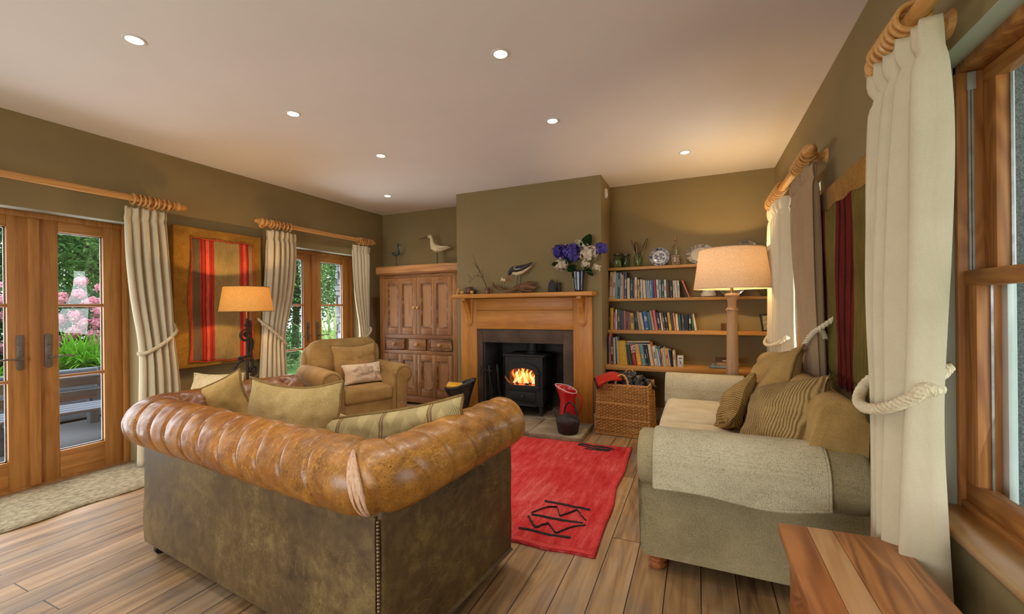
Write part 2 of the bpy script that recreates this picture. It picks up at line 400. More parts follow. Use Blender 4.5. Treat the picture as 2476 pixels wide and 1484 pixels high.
def door_frame(name, D):
    b = MB(); x0, x1 = XD - .06, XD + .03
    b.box((x0, D[0], 0), (x1, D[0] + .035, DT), .003); b.box((x0, D[1] - .035, 0), (x1, D[1], DT), .003)
    b.box((x0, D[0], DT - .04), (x1 - .01, D[1], DT), .003)
    b.box((x0, D[0], -.02), (x1 - .03, D[1], .012)); S(name, b, M['oak_z'])
door_frame('trim_1', D1); door_frame('trim_2', D2)
y0, y1 = D1[0] + .037, D1[1] - .037; ym = 1.393
leaf('door_1', 2 * ym - y1 - .0, ym - .014, -1); leaf('door_2', ym + .014, y1, 1)
b = MB().box((XD - .01, ym - .028, .012), (XD + .022, ym + .028, DT - .04), .008); S('trim_3', b, M['oak_z'])
y0, y1 = D2[0] + .037, D2[1] - .037; ym = 3.795
leaf('door_3', 2 * ym - y1, ym - .014, -1); leaf('door_4', ym + .014, y1, 1)
b = MB().box((XD - .01, ym - .02, .012), (XD + .015, ym + .02, DT - .04), .006); S('trim_4', b, M['oak_z'])

# ---- sash windows
M['track'] = mat('grey_sash_track', s2l((170, 166, 152)), s2l((140, 136, 124)), 20, rough=.4)
M['upvc'] = mat('white_outer_sash', s2l((222, 228, 226)), s2l((206, 214, 212)), 10, rough=.35)
def sash_window(name, W, pane=True):
    X0 = .775
    b = MB()
    for ya, yb in ((W[0], W[0] + .022), (W[1] - .022, W[1])): b.box((X0, ya, WZ0 + .02), (X0 + .11, yb, WZ1), .003)
    b.box((X0, W[0], WZ1 - .03), (X0 + .11, W[1], WZ1), .003)
    o = S(name, b, M['pine_z'])
    f = MB()
    for z0, z1 in ((WZ0 + .02, WZ0 + .05),): f.box((X0, W[0] + .022, z0), (X0 + .11, W[1] - .022, z1), .003)
    P('frame', f, M['pine_y'], o)
    t = MB()
    for ys, yy in ((1, W[0] + .022), (-1, W[1] - .022)):
        for xx in (X0 + .026, X0 + .034): t.box((xx, yy, WZ0 + .05), (xx + .006, yy + ys * .006, WZ1 - .035), .001)
        t.box((X0 + .024, yy, WZ1 - .09), (X0 + .046, yy + ys * .008, WZ1 - .032), .002)
    P('track', t, M['track'], o)
    def sash(nm, xa, z0, z1, top, bot):
        s_ = MB(); xb = xa + .038; w = .065; ya, yb = W[0] + .023, W[1] - .023
        for c0, c1 in ((ya, ya + w), (yb - w, yb)): s_.box((xa, c0, z0), (xb, c1, z1), .004)
        q = P(nm, s_, M['pine_z'], o)
        P('rail', MB().box((xa - .001, ya, z0), (xb, yb, z0 + bot), .004), M['pine_y'], q); P('rail', MB().box((xa - .001, ya, z1 - top), (xb, yb, z1), .004), M['pine_y'], q)
        g_ = MB(); g_.box((xa + .03, ya + w - .004, z0 + bot - .004), (xa + .036, ya + w + .006, z1 - top), 0); g_.box((xa + .03, yb - w - .006, z0 + bot), (xa + .036, yb - w + .004, z1 - top))
        P('spacer', g_, M['steel'], q)
        p_ = MB(); x_ = xa + .026; p_.add([(x_, ya + w, z0 + bot), (x_, yb - w, z0 + bot), (x_, yb - w, z1 - top), (x_, ya + w, z1 - top)], [(0, 1, 2, 3)])
        P('pane', p_, M['pane'], q, smooth=0)
    sash('sash', X0 + .014, WZ0 + .05, 1.35, .05, .065)
    sash('sash', X0 + .062, 1.305, WZ1 - .03, .05, .045)
    e = MB()
    for y_, s_ in ((W[0], 1), (W[1], -1)): e.box((X0 + .102, y_ + s_ * .002, WZ0), (X0 + .118, y_ + s_ * .05, WZ1), .003); e.box((X0 + .118, y_ + s_ * .001, WZ0), (X0 + .135, y_ + s_ * .028, WZ1), .003)
    P('outer_frame', e, M['upvc'], o)
    return o
sash_window('window_1', W1); sash_window('window_2', W2)
def sill(name, W):
    b = MB().box((XR - .035, W[0] - .02, WZ0 - .005), (.80, W[1] + .035, WZ0 + .024), .008); S(name, b, M['sill'])
sill('trim_5', W1); sill('trim_6', W2)
S('added_shade_eaves', MB().box((XR + RT + .01, -4, 2.32), (2.6, 7, 2.42)), M['upvc'], smooth=0)  # unseen overhang added to keep sky light off the near window and render
# ---- ceiling downlights
M['bulb'] = emis('glowing_lamp', (1, .93, .82), 22)
def downlight(x, y, label):
    t = T('ceiling_downlight', label, 'ceiling light', (x, y, H), 0, 'recessed ceiling downlights')
    b = MB(); b.lathe([(.034, -.001), (.036, -.004), (.046, -.004), (.05, -.0005)], 28); P('bezel', b, M['white'], t)
    b = MB(); b.lathe([(0, -.002), (.034, -.002)], 24); P('lamp', b, M['bulb'], t)
DL = [(-2.56, 1.175, 'white recessed downlight over the french doors, biggest and nearest of the left line'), (-2.55, 2.07, 'white recessed downlight second in the left line, before the stripy wall textile'),
      (-2.56, 2.965, 'white recessed downlight third in the left line, over the armchair'), (-3.41, 4.06, 'white recessed downlight in the far corner, nearest the bird cabinet'),
      (-.953, 2.047, 'white recessed downlight high over the red rug, nearest of the middle pair'), (-.958, 2.944, 'white recessed downlight in front of the chimney breast, farther of the middle pair'),
      (-.093, 4.05, 'white recessed downlight over the book shelves alcove')]
for x, y, l in DL: downlight(x, y, l)
# white alarm sensor on the chimney's side
t = T('alarm_sensor', 'small white alarm sensor high on the side of the chimney breast', 'sensor', (CHX1, 4.55, 2.45))
b = MB().box((0, -.03, -.05), (.03, .03, .05), .01); P('case', b, M['white'], t)
b = MB().box((.029, -.018, -.03), (.036, .018, .01), .004); P('lens', b, M['upvc'], t)
# ------------------------------------------------------------------ curtain poles, curtains, wall textiles
FIN = [(0.026, 0), (.026, .01), (.036, .014), (.038, .022), (.028, .03), (.024, .036), (.034, .05), (.04, .062), (.034, .076), (.022, .086), (.027, .094), (.027, .1), (.018, .108), (.022, .116), (.02, .124), (.008, .136), (0, .142)]
def pole(label, x, z, ya, yb, fin, wallx, brackets):
    t = T('curtain_pole', label, 'curtain pole', (x, (ya + yb) / 2, z), 0)
    b = MB().tube([(x, ya, z), (x, yb, z)], .025, 18); P('rod', b, M['pole'], t, world=True)
    for e in fin:
        y = yb if e > 0 else ya
        Mx = Matrix.Translation((x, y, z)) @ Matrix.Rotation(-e * PI / 2, 4, 'X')
        P('finial', MB().lathe(FIN, 22, M=Mx), M['pole'], t, world=True)
    for y in brackets:
        s = 1 if wallx > x else -1
        q = MB(); q.tube([(x, y, z - .004), (x + s * (abs(wallx - x) - .012), y, z - .004)], [.03, .018], 14)
        q.tube([(wallx - s * .014, y, z - .004), (wallx, y, z - .004)], [.03, .042], 18); q.torus((x, y, z), .03, .009, 'y')
        P('bracket', q, M['pole'], t, world=True)
    return t
pole('long wooden curtain pole over the near french doors', -4.08, 2.142, .2, 2.105, [1], XL, [2.03, .4])
pole('wooden curtain pole over the far french doors beside the cabinet', -4.08, 2.15, 2.99, 4.46, [-1, 1], XL, [3.02, 4.42])
pole('wooden curtain pole above the big sash window at right', .6, 2.10, .3, 1.86, [1], XR, [1.72])
pole('wooden curtain pole over the far sash window near the shelves', .6, 2.135, 3.0, 4.38, [-1, 1], XR, [3.06, 4.32])
def sstep(t): t = max(0, min(1, t)); return t * t * (3 - 2 * t)
def curtain(label, x, keys, n, amp, rope, pole_y, pole_z, side, seed, rings=7, ztop=None, colmat='curtain', ruff=.014, sag=.02, foldy=1.0, rr_=.0075):
    """keys: (z, y0, y1, depth) from top to bottom; rope: (z at y0, z at y1, hook y, hook z) ; side +1 when the room lies towards +x"""
    zt, zb = keys[0][0], keys[-1][0]
    yc = (keys[0][1] + keys[0][2]) / 2
    t = T('curtain', label, 'curtain', (x, yc, zb), 0)
    nu, nv = n * 16 + 1, 64; G = []
    def key(z):
        for a, b_ in zip(keys, keys[1:]):
            if z >= b_[0]:
                f = (a[0] - z) / (a[0] - b_[0]); return [p + (q - p) * f for p, q in zip(a[1:], b_[1:])]
        return keys[-1][1:]
    for j in range(nv):
        v = j / (nv - 1); z = zt + (zb - zt) * (v ** 1.15)
        ks = [key(max(zb, min(zt, z + q * .05))) for q in (-3, -2, -1, 0, 1, 2, 3)]; y0, y1, d = [sum(k[c] for k in ks) / 7 for c in range(3)]; row = []
        head = sstep((z - (zt - .085)) / .03) if z > zt - .085 else 0
        pinch = math.exp(-((z - (zt - .085)) / .022) ** 2)
        for i in range(nu):
            u = i / (nu - 1)
            ph = 2 * PI * n * u + .55 * noise.noise(Vector((u * 3, z * 1.1, seed))) + seed
            s = 2 * abs(math.sin(ph / 2 * (n + 1) / n)) ** .62 - 1.15
            a = foldy * d * (.75 + .5 * noise.noise(Vector((u * 2.3 + 5, z * .8, seed))))
            w = s * a * (1 - .45 * pinch)
            w += head * ruff * math.sin(2 * PI * n * 2.0 * u + seed) * .6
            uu = u + .012 * math.sin(2 * ph) * (0 if i in (0, nu - 1) else 1)
            y = y0 + (y1 - y0) * uu
            # round the gathered bundle so the edges turn back to the wall
            w -= (2 * u - 1) ** 4 * d * .6
            row.append((x + side * w, y, z + .006 * head * math.sin(2 * PI * n * 2 * u)))
        G.append(row)
    P('drape', MB().grid(G), M[colmat], t, world=True, smooth=180, solid=.004)
    z0, z1, hy, hz = rope
    zm = (z0 + z1) / 2; y0, y1, d = key(zm); yc = (y0 + y1) / 2; ry = (y1 - y0) / 2 + .006; rx = d * 1.0 + .012
    pts = []
    K = 150
    for k in range(K):
        a = 2 * PI * k / K; y = yc + ry * math.cos(a); pts.append(Vector((x + side * rx * math.sin(a), y, z0 + (z1 - z0) * (y - y0) / (y1 - y0) - sag * max(0, math.sin(a)))))
    r = MB(); rr = rr_
    def strands(pts, closed, turns):
        n_ = len(pts)
        for s3 in range(3):
            q = []
            for k, p in enumerate(pts):
                tn = (pts[(k + 1) % n_] - pts[k - 1]) if closed or 0 < k < n_ - 1 else (pts[1] - pts[0] if k == 0 else pts[-1] - pts[-2])
                tn.normalize(); u_ = tn.cross(Vector((0, 0, 1))).normalized(); w_ = tn.cross(u_)
                a = 2 * PI * (turns * k / n_ + s3 / 3); q.append(p + rr * (math.cos(a) * u_ + math.sin(a) * w_))
            r.tube(q, rr * 1.05, 7, closed=closed)
    strands(pts, True, int(2 * (ry + rx) * 1.6 / .045) + 1)
    wx = (XL if side > 0 else XR) - side * -.012
    end = pts[0] if abs(hy - y1) < abs(hy - y0) else pts[K // 2]
    seg = [end.lerp(Vector((wx, hy, hz)), k / 24) for k in range(25)]
    strands(seg, False, 6)
    ro = P('rope_tieback', r, M['rope'], t, world=True, label='cream twisted cotton rope')
    P('hook', MB().torus((wx - side * .004, hy, hz), .014, .0035, 'x', 14, 6), M['brass'], ro, world=True)
    for k in range(rings):
        y = pole_y[0] + (pole_y[1] - pole_y[0]) * (k + .5) / rings + rng.uniform(-.006, .006)
        tilt = rng.uniform(-.12, .12)
        Mx = Matrix.Translation((x, y, pole_z - .009)) @ Matrix.Rotation(tilt, 4, 'Z')
        q = MB().torus((0, 0, 0), .0385, .0075, 'y', 24, 8, M=Mx); q.tube([(x, y, pole_z - .048), (x, y, pole_z - .07)], .002, 6)
        P('ring', q, M['pole'], t, world=True)
    return t
curtain('cream linen curtain tied back at the near french doors', -4.07, [(2.065, 1.795, 2.075, .035), (1.75, 1.80, 2.09, .055), (1.5, 1.815, 2.105, .06), (1.25, 1.84, 2.12, .055), (.99, 1.885, 2.13, .045), (.7, 1.885, 2.165, .055), (.02, 1.86, 2.2, .06)], 4, .05, (.91, 1.08, 2.165, 1.17), (1.83, 2.1), 2.142, 1, 1.3, 8, foldy=1.25)
curtain('cream linen curtain lit by the iron lamp, between the wall textile and far doors', -4.07, [(2.075, 2.99, 3.32, .03), (1.9, 2.99, 3.34, .045), (1.45, 2.96, 3.30, .05), (.98, 2.93, 3.17, .045), (.5, 2.90, 3.2, .055), (.02, 2.88, 3.24, .06)], 5, .05, (1.10, .88, 2.90, 1.2), (3.0, 3.27), 2.15, 1, 4.1, 6)
curtain('cream linen curtain at the far doors next to the pine cabinet', -4.07, [(2.075, 4.155, 4.465, .03), (1.9, 4.16, 4.47, .045), (1.45, 4.19, 4.46, .05), (.93, 4.29, 4.46, .04), (.5, 4.27, 4.47, .05), (.02, 4.25, 4.49, .055)], 5, .05, (.86, .98, 4.5, 1.06), (4.25, 4.45), 2.15, 1, 2.2, 6)
curtain('big cream linen curtain beside the near sash window', .585, [(2.045, 1.545, 1.90, .05), (1.8, 1.545, 1.96, .08), (1.45, 1.535, 1.985, .085), (1.2, 1.555, 1.975, .08), (.92, 1.585, 1.955, .06), (.5, 1.60, 1.92, .075), (.02, 1.54, 1.97, .085)], 4, .05, (1.0, .97, 1.72, 1.05), (1.6, 1.84), 2.10, -1, .4, 8, sag=.085, rr_=.0095)
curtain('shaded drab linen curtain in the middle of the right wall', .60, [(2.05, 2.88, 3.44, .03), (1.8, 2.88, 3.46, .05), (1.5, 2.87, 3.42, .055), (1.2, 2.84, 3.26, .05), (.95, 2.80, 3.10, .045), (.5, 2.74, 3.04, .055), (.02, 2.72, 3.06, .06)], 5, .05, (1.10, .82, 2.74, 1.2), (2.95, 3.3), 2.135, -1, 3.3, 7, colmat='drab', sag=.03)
curtain('cream linen curtain in the corner behind the big lampshade', .585, [(2.055, 3.72, 4.36, .03), (1.9, 3.70, 4.40, .045), (1.45, 3.66, 4.42, .05), (.98, 3.64, 4.46, .05), (.5, 3.62, 4.44, .055), (.02, 3.6, 4.44, .06)], 6, .05, (1.0, .96, 4.0, 1.05), (3.7, 4.3), 2.135, -1, 5.0, 8, sag=.07)

def stripes(name, axis, a0, a1, stops, rough=.95, k=800, wob=.012):
    m, nt, b = _nt(name); v = coords(nt)
    sx = nt.nodes.new('ShaderNodeSeparateXYZ'); L(nt, v, sx.inputs[0])
    w = math_(nt, 'MULTIPLY', math_(nt, 'SUBTRACT', noi(nt, v, 6, 2), .5), wob)
    t = math_(nt, 'DIVIDE', math_(nt, 'SUBTRACT', math_(nt, 'ADD', sx.outputs['xyz'.index(axis)], w), a0), a1 - a0)
    r = nt.nodes.new('ShaderNodeValToRGB'); r.color_ramp.interpolation = 'CONSTANT'; e = r.color_ramp.elements
    e[0].position, e[0].color = stops[0][0], c4(stops[0][1]); e[1].position, e[1].color = stops[1][0], c4(stops[1][1])
    for p, c in stops[2:]: x = e.new(p); x.color = c4(c)
    L(nt, t, r.inputs[0])
    n1 = noi(nt, coords(nt, (260, 260, 12)), 1, 3); n2 = noi(nt, v, 5, 4)
    f = math_(nt, 'ADD', math_(nt, 'MULTIPLY', n1, .5), math_(nt, 'MULTIPLY', n2, .5))
    L(nt, mixc(nt, 1.0, r.outputs[0], ramp(nt, f, [(.3, (.5, .48, .45)), (.7, (1.25, 1.2, 1.15))]), 'MULTIPLY'), b.inputs['Base Color'])
    b.inputs['Roughness'].default_value = rough; b.inputs['Specular IOR Level'].default_value = .1
    bump(nt, b, n1, .5, .003); return m
M['hessian'] = fabric('tan_hessian', s2l((176, 128, 48)), s2l((112, 76, 22)), 520, .5, 9, lo=.15, hi=.85, contrast=.5)
# left wall panel
t = T('wall_hanging', 'striped red and olive textile on a big hessian covered board behind the iron lamp', 'wall hanging', (XL + .022, 2.545, .735))
b = MB().box((XL + .002, 2.15, .735), (XL + .075, 2.955, 1.995), .012, 3); P('hessian_board', b, M['hessian'], t, world=True)
ol, rd, pk, gy, og = s2l((156, 134, 86)), s2l((170, 58, 40)), s2l((212, 92, 72)), s2l((104, 90, 66)), s2l((200, 86, 44))
ya, yb = -.262, .328
st = [(0, og), (.018, gy), (.13, rd), (.15, s2l((120, 40, 28))), (.165, rd), (.2, s2l((140, 40, 30))), (.22, pk), (.265, rd), (.29, s2l((120, 40, 30))), (.3, rd), (.335, ol), (.735, rd), (.77, s2l((130, 36, 28))), (.78, rd), (.80, pk), (.845, rd), (.87, s2l((120, 40, 28))), (.88, rd), (.895, ol), (.98, og)]
M['stripe_l'] = stripes('striped_red_textile', 'y', ya, yb, st)
G = []
for i in range(40):
    u = i / 39; row = []
    for j in range(60):
        v = j / 59; z = .79 + 1.11 * v - .03 * u * (1 - v)
        y = 2.545 + ya + (yb - ya) * u + .012 * math.sin(v * 9) * (1 if u < .5 else -.6) * abs(2 * u - 1) - .025 * (1 - v) * (1 - u) * .8 - .03 * (1 - v) * u
        row.append((XL + .078 + .004 + .004 * math.sin(u * 14 + v * 3) + .003 * math.sin(v * 11), y, z + .005 * math.sin(u * 18)))
    G.append(row)
P('textile', MB().grid(G), M['stripe_l'], t, world=True, solid=.004, smooth=180)
e = MB(); M['red_braid'] = fabric('red_braid', s2l((214, 84, 40)), s2l((150, 44, 24)), 500, .5, 40)
for line in ([g[0] for g in G], [g[-1] for g in G], G[0], G[-1]): e.tube([(p[0] + .003, p[1], p[2]) for p in line], .005, 6)
P('braid_edge', e, M['red_braid'], t, world=True)
# right wall panel
t = T('wall_hanging', 'maroon and olive fringed textile on a hessian board between the right-hand windows', 'wall hanging', (XR - .03, 2.68, .86))
P('hessian_board', MB().box((XR - .04, 2.15, .87), (XR - .001, 3.055, 1.90), .01, 3), M['hessian'], t, world=True)
dr, d2, o2 = s2l((104, 34, 26)), s2l((58, 24, 18)), s2l((112, 98, 48))
M['stripe_r'] = stripes('maroon_olive_textile', 'y', .33, -.47, [(0, dr), (.04, d2), (.06, dr), (.12, d2), (.14, dr), (.18, o2), (.41, dr), (.47, d2), (.5, dr), (.58, d2), (.61, dr), (.69, d2), (.71, dr), (.745, o2)], wob=.02)
G = []
for i in range(90):
    u = i / 89; row = []; y = 3.01 - .80 * u
    for j in range(40):
        v = j / 39; zt = 1.785 - .03 * u - .012 * math.exp(-((u - .25) / .1) ** 2) + .006 * math.sin(u * 20); zb_ = .925 - .05 * sstep(u * 3) + .01 * math.sin(u * 60)
        row.append((XR - .048 - .003 * abs(math.sin(u * 70)) - .004 * math.sin(v * 7 + u * 9), y + .014 * math.sin(v * 5) * (u > .5), zb_ + (zt - zb_) * v))
    G.append(row)
P('textile', MB().grid(G), M['stripe_r'], t, world=True, solid=.005, smooth=180)
fr = MB()
for i in range(1, 89):
    p = G[i][0]; fr.tube([(p[0], p[1], p[2] + .02), (p[0] - .003, p[1] + rng.uniform(-.004, .004), p[2] - rng.uniform(.02, .05))], .0028, 5)
P('fringe', fr, M['stripe_r'], t, world=True, kind='stuff')
# ------------------------------------------------------------------ outside
M['deck'] = mat('wet_grey_decking', s2l((120, 116, 112)), s2l((86, 82, 78)), 6, st=(30, 1, 1), rough=.4, bmp=.2)
M['lawn'] = mat('lawn_grass', s2l((104, 150, 52)), s2l((70, 112, 34)), 14, rough=.95, bmp=.6, bscale=120)
M['slate'] = mat('grey_slate_stone', s2l((150, 152, 156)), s2l((84, 88, 94)), 5, rough=.85, bmp=.6, bscale=22, c3=s2l((120, 122, 122)))
M['mortar'] = mat('dark_stone_gap', s2l((62, 62, 64)), s2l((44, 44, 46)), 12, rough=1)
M['greywood'] = wood('grey_painted_timber', s2l((118, 122, 126)), s2l((88, 92, 96)), 'y', 30, rough=.6)
M['soil'] = mat('dark_soil', s2l((66, 52, 40)), s2l((40, 32, 24)), 18, rough=1, bmp=.6)
M['render_'] = mat('pebbledash_render', s2l((142, 146, 146)), s2l((90, 94, 96)), 240, rough=.95, bmp=1.0, bscale=260, lo=.35, hi=.65)
S('ground_lawn', MB().box((-24, -6, -.35), (XL - .22, 22, -.25)), M['lawn'], smooth=0)
S('ground_terrace', MB().box((-6.75, -4, -.25), (XL - .2, 3.05, -.05)), M['deck'], smooth=0)
S('ground_front', MB().box((-6, -14, -.3), (8, YF - .15, -.2)), M['lawn'], smooth=0)
S('ground_side', MB().box((XR + .3, -4, -.3), (9, 16, -.2)), M['lawn'], smooth=0)
# outer stone skin of the left wall: individual stones round the two door reveals
def stone_skin(name, ya, yb, za, zb):
    b = MB(); b.box((-4.60, ya + .02, za), (XL - WT - .001, yb - .02, zb)); o = S(name, b, M['mortar'], smooth=0)
    st_ = MB(); z = za; row = 0
    while z < zb - .02:
        h = min(rng.uniform(.06, .17), zb - z); y = ya - .0
        # quoin stones across the reveal thickness, then along the face
        for yy in (ya, yb):
            x = XL - WT - .005
            while x > -4.66:
                w = rng.uniform(.08, .24); x2 = max(x - w, -4.68)
                st_.box((x2, yy - .012, z + .006), (x - .008, yy + .012, z + h - .006), .012, 1); x = x2 - .004
        y = ya
        while y < yb - .03:
            w = min(rng.uniform(.15, .4), yb - y); st_.box((-4.69 + rng.uniform(-.01, .01), y + .006, z + .006), (-4.58, y + w - .006, z + h - .006), .014, 1); y += w
        z += h
    st_.jitter(.012, 9)
    P('stone', st_, M['slate'], o, smooth=30)
stone_skin('wall_outer', 1.965, 3.2, -.25, 2.4); stone_skin('wall_outer_far', 4.45, 5.4, -.25, 2.4)
S('wall_outer_lintel', MB().box((-4.66, -.2, DT + .03), (XL - WT - .001, 5.4, 2.9)), M['slate'], smooth=0)
# wing of the house seen through the near sash window
S('wall_wing', MB().box((.912, W1[1] - .004, -.2), (2.6, W1[1] + .5, 3.0)), M['render_'], smooth=0)
# timber planter wall
t = T('planter_wall', 'grey painted timber edge wall holding back the flower bed', 'planter', (-6.85, 1.5, -.05))
b = MB()
for k in range(4): b.box((-6.88, -3, -.04 + k * .14), (-6.83, 4.6, .09 + k * .14), .004)
P('board', b, M['greywood'], t, world=True)
P('capping', MB().box((-6.92, -3, .52), (-6.76, 4.6, .56), .006), M['greywood'], t, world=True)
b = MB()
for y in (.5, 1.9, 3.3): b.box((-6.83, y, -.05), (-6.76, y + .08, .52), .004)
P('post', b, M['greywood'], t, world=True)
S('ground_bed', MB().box((-13, -3, -.25), (-6.9, 4.6, .48)), M['soil'], smooth=0)
def bench(x, y, rz, label):
    t = T('garden_bench', label, 'bench', (x, y, -.05), rz); t.scale = (1, 1, .87)
    m = M['greywood']
    b = MB()
    for k in range(4): b.box((-.24 + k * .125, -.65, .40), (-.135 + k * .125, .65, .43), .004)
    P('seat', b, m, t)
    for s in (-.5, .5):
        P('leg', MB().box((.17, s - .045, 0), (.25, s + .045, .40), .004), m, t); P('leg', MB().box((-.25, s - .045, 0), (-.17, s + .045, .40), .004), m, t)
        P('backrest_post', MB().prism([(.2, .25), (.28, .25), (.36, .80), (.29, .80)], s - .055, s + .055, 'y', bev=.004), m, t)
        P('brace', MB().box((-.2, s - .02, .3), (.2, s + .02, .38)), m, t)
    b = MB()
    for z in (.55, .70): b.prism([(.21 + (z - .43) * .16, z), (.235 + (z - .43) * .16, z), (.25 + (z - .43) * .16, z + .1), (.225 + (z - .43) * .16, z + .1)], -.65, .65, 'y')
    P('backrest', b, m, t)
bench(-5.52, 2.12, -.15, 'grey timber garden bench with its back to the near french doors')
bench(-6.30, 3.05, 0, 'second grey timber bench standing against the planter wall')
# planting: leaves as many small blades in one foliage part per plant
def leaf_mat(name, c1, c2, tr=.35):
    m, nt, b = _nt(name); nt.nodes.remove(b); out = nt.nodes['Material Output']
    col = ramp(nt, noi(nt, coords(nt), 9, 3), [(.3, c1), (.7, c2)])
    d = nt.nodes.new('ShaderNodeBsdfDiffuse'); t_ = nt.nodes.new('ShaderNodeBsdfTranslucent'); mx = nt.nodes.new('ShaderNodeMixShader'); mx.inputs[0].default_value = tr
    L(nt, col, d.inputs[0]); L(nt, col, t_.inputs[0]); L(nt, d.outputs[0], mx.inputs[1]); L(nt, t_.outputs[0], mx.inputs[2]); L(nt, mx.outputs[0], out.inputs[0]); return m
M['leaf'] = leaf_mat('tree_leaves', s2l((124, 160, 84)), s2l((76, 112, 62)))
M['leaf2'] = leaf_mat('dark_leaves', s2l((92, 126, 78)), s2l((56, 82, 52)))
M['leaf3'] = leaf_mat('bright_leaves', s2l((128, 184, 60)), s2l((80, 138, 38)))
M['leaf4'] = leaf_mat('striped_leaves', s2l((196, 200, 130)), s2l((120, 150, 70)))
M['petal'] = leaf_mat('pink_petals', s2l((226, 146, 170)), s2l((222, 182, 172)))
M['bark'] = mat('tree_bark', s2l((92, 80, 66)), s2l((60, 50, 40)), 12, rough=1, bmp=.5)
def leaves(mb, c, r, n, size, shell=.5):
    for _ in range(n):
        d = Vector((rng.gauss(0, 1), rng.gauss(0, 1), rng.gauss(0, 1))).normalized()
        rr = shell + (1 - shell) * rng.random() ** .6
        lump = 1 + .28 * noise.noise(d * 2.6 + Vector(c))
        p = Vector(c) + Vector((d.x * r[0], d.y * r[1], d.z * r[2])) * rr * lump
        a = Vector((rng.gauss(0, 1), rng.gauss(0, 1), rng.gauss(0, .6))).normalized(); s = size * rng.uniform(.6, 1.3)
        q = a.cross(Vector((rng.gauss(0, 1), rng.gauss(0, 1), 1))).normalized()
        mb.add([p, p + a * s + q * s * .35, p + a * s * 2, p + a * s - q * s * .35], [(0, 1, 2, 3)])
def tree(label, x, y, h, r, n, m, size=.07):
    t = T('garden_tree', label, 'tree', (x, y, -.25))
    tr = MB(); tr.tube([(0, 0, 0), (.05, .05, h * .4), (.2, -.1, h * .8)], [.12, .09, .04], 8)
    for k in range(5):
        a = k * 1.3; tr.tube([(.05, .05, h * .3 + k * .15), (r * .4 * math.cos(a), r * .4 * math.sin(a), h * .6 + k * .1), (r * .8 * math.cos(a), r * .8 * math.sin(a), h * .8)], [.05, .03, .012], 6)
    P('trunk', tr, M['bark'], t)
    f = MB()
    for k in range(9):
        a = k * 2.4; q = (r * .55 * math.cos(a) * (k > 0), r * .55 * math.sin(a) * (k > 0), h * (.35 + .06 * k))
        leaves(f, q, (r * .6, r * .6, h * .22), n // 9, size, .2)
    P('crown', f, M[m], t, smooth=0)
tree('broad leafy green tree behind the pink hydrangea', -12.5, 5.2, 5.2, 2.6, 22000, 'leaf', .065)
tree('darker tree at the left of the garden view', -13.0, 2.6, 5.4, 2.4, 18000, 'leaf2', .07)
tree('distant pale green tree seen over the others', -16.5, 7.6, 6.2, 3.0, 14000, 'leaf', .11)
tree('dense evergreen beyond the lawn through the far doors', -11.5, 9.3, 4.6, 1.9, 20000, 'leaf2', .058)
tree('leafy garden tree by the stone corner of the house', -9.0, 8.9, 4.4, 1.3, 14000, 'leaf', .052)
def hydrangea(label, x, y, h, r, nb):
    t = T('hydrangea_bush', label, 'bush', (x, y, .48))
    f = MB(); leaves(f, (0, 0, h * .42), (r * 1.05, r, h * .56), 5000, .055, .35); P('foliage', f, M['leaf2'], t, smooth=0)
    st = MB()
    for k in range(6): a = k * 1.05; st.tube([(0, 0, 0), (r * .6 * math.cos(a), r * .6 * math.sin(a), h * .8)], [.015, .008], 5)
    P('stem', st, M['bark'], t)
    for k in range(nb):
        th = rng.uniform(-.55, 1) ; a = rng.uniform(-1.5, 1.9)
        z = h * (.5 + .52 * th); q = math.sqrt(max(.05, 1 - th * th)) if th > 0 else 1
        c = (r * q * math.cos(a), r * q * math.sin(a), z); bl = MB()
        for _ in range(110):
            d = Vector((rng.gauss(0, 1), rng.gauss(0, 1), rng.gauss(0, 1))).normalized(); p = Vector(c) + d * rng.uniform(.06, .085); e_ = (d + Vector((rng.gauss(0, .5), rng.gauss(0, .5), rng.gauss(0, .5)))).normalized(); u = e_.orthogonal().normalized(); w = e_.cross(u); s = .018
            bl.add([p + u * s, p + w * s, p - u * s, p - w * s], [(0, 1, 2, 3)])
        bl.ball(c, .06, 8, 6, .2, 3, k)
        P('flower_head', bl, M['petal'], t, smooth=0)
hydrangea('big pink hydrangea bush right behind the green strappy clump', -8.6, 3.45, 1.2, .95, 84)
hydrangea('pink hydrangea bush at the left edge of the garden view', -8.7, 2.0, 1.15, .9, 70)
def strap_plant(label, x, y, z, n, ln, m, w=.02, up=1.0, name='agapanthus_clump'):
    t = T(name, label, 'plant', (x, y, z)); f = MB()
    for _ in range(n):
        a = rng.uniform(0, 2 * PI); l = ln * rng.uniform(.6, 1.1); e = rng.uniform(.25, 1.0); pts = []
        bx, by = rng.gauss(0, .12), rng.gauss(0, .12); sd = Vector((-math.sin(a), math.cos(a), 0)); row = []
        for k in range(7):
            s = k / 6; d = l * e * s; hz = up * l * (s * (1.25 - e * .3) - .75 * e * s * s * 1.2)
            p = Vector((bx + d * math.cos(a), by + d * math.sin(a), max(.0, hz))); ww = w * (1 - .85 * s ** 3)
            row.append((p - sd * ww, p + sd * ww))
        f.grid([[q[0] for q in row], [q[1] for q in row]])
    P('foliage', f, M[m], t, smooth=180)
    return t
strap_plant('bright green strappy plant clump in the raised bed', -7.35, 2.75, .48, 300, .60, 'leaf3', .013)
strap_plant('smaller bright green strappy clump at the left in the bed', -7.3, 1.75, .48, 160, .45, 'leaf3', .012)
strap_plant('tall pale striped spiky plant outside the far doors', -7.0, 6.62, -.25, 110, 1.5, 'leaf4', .03, 1.15, 'flax_plant')
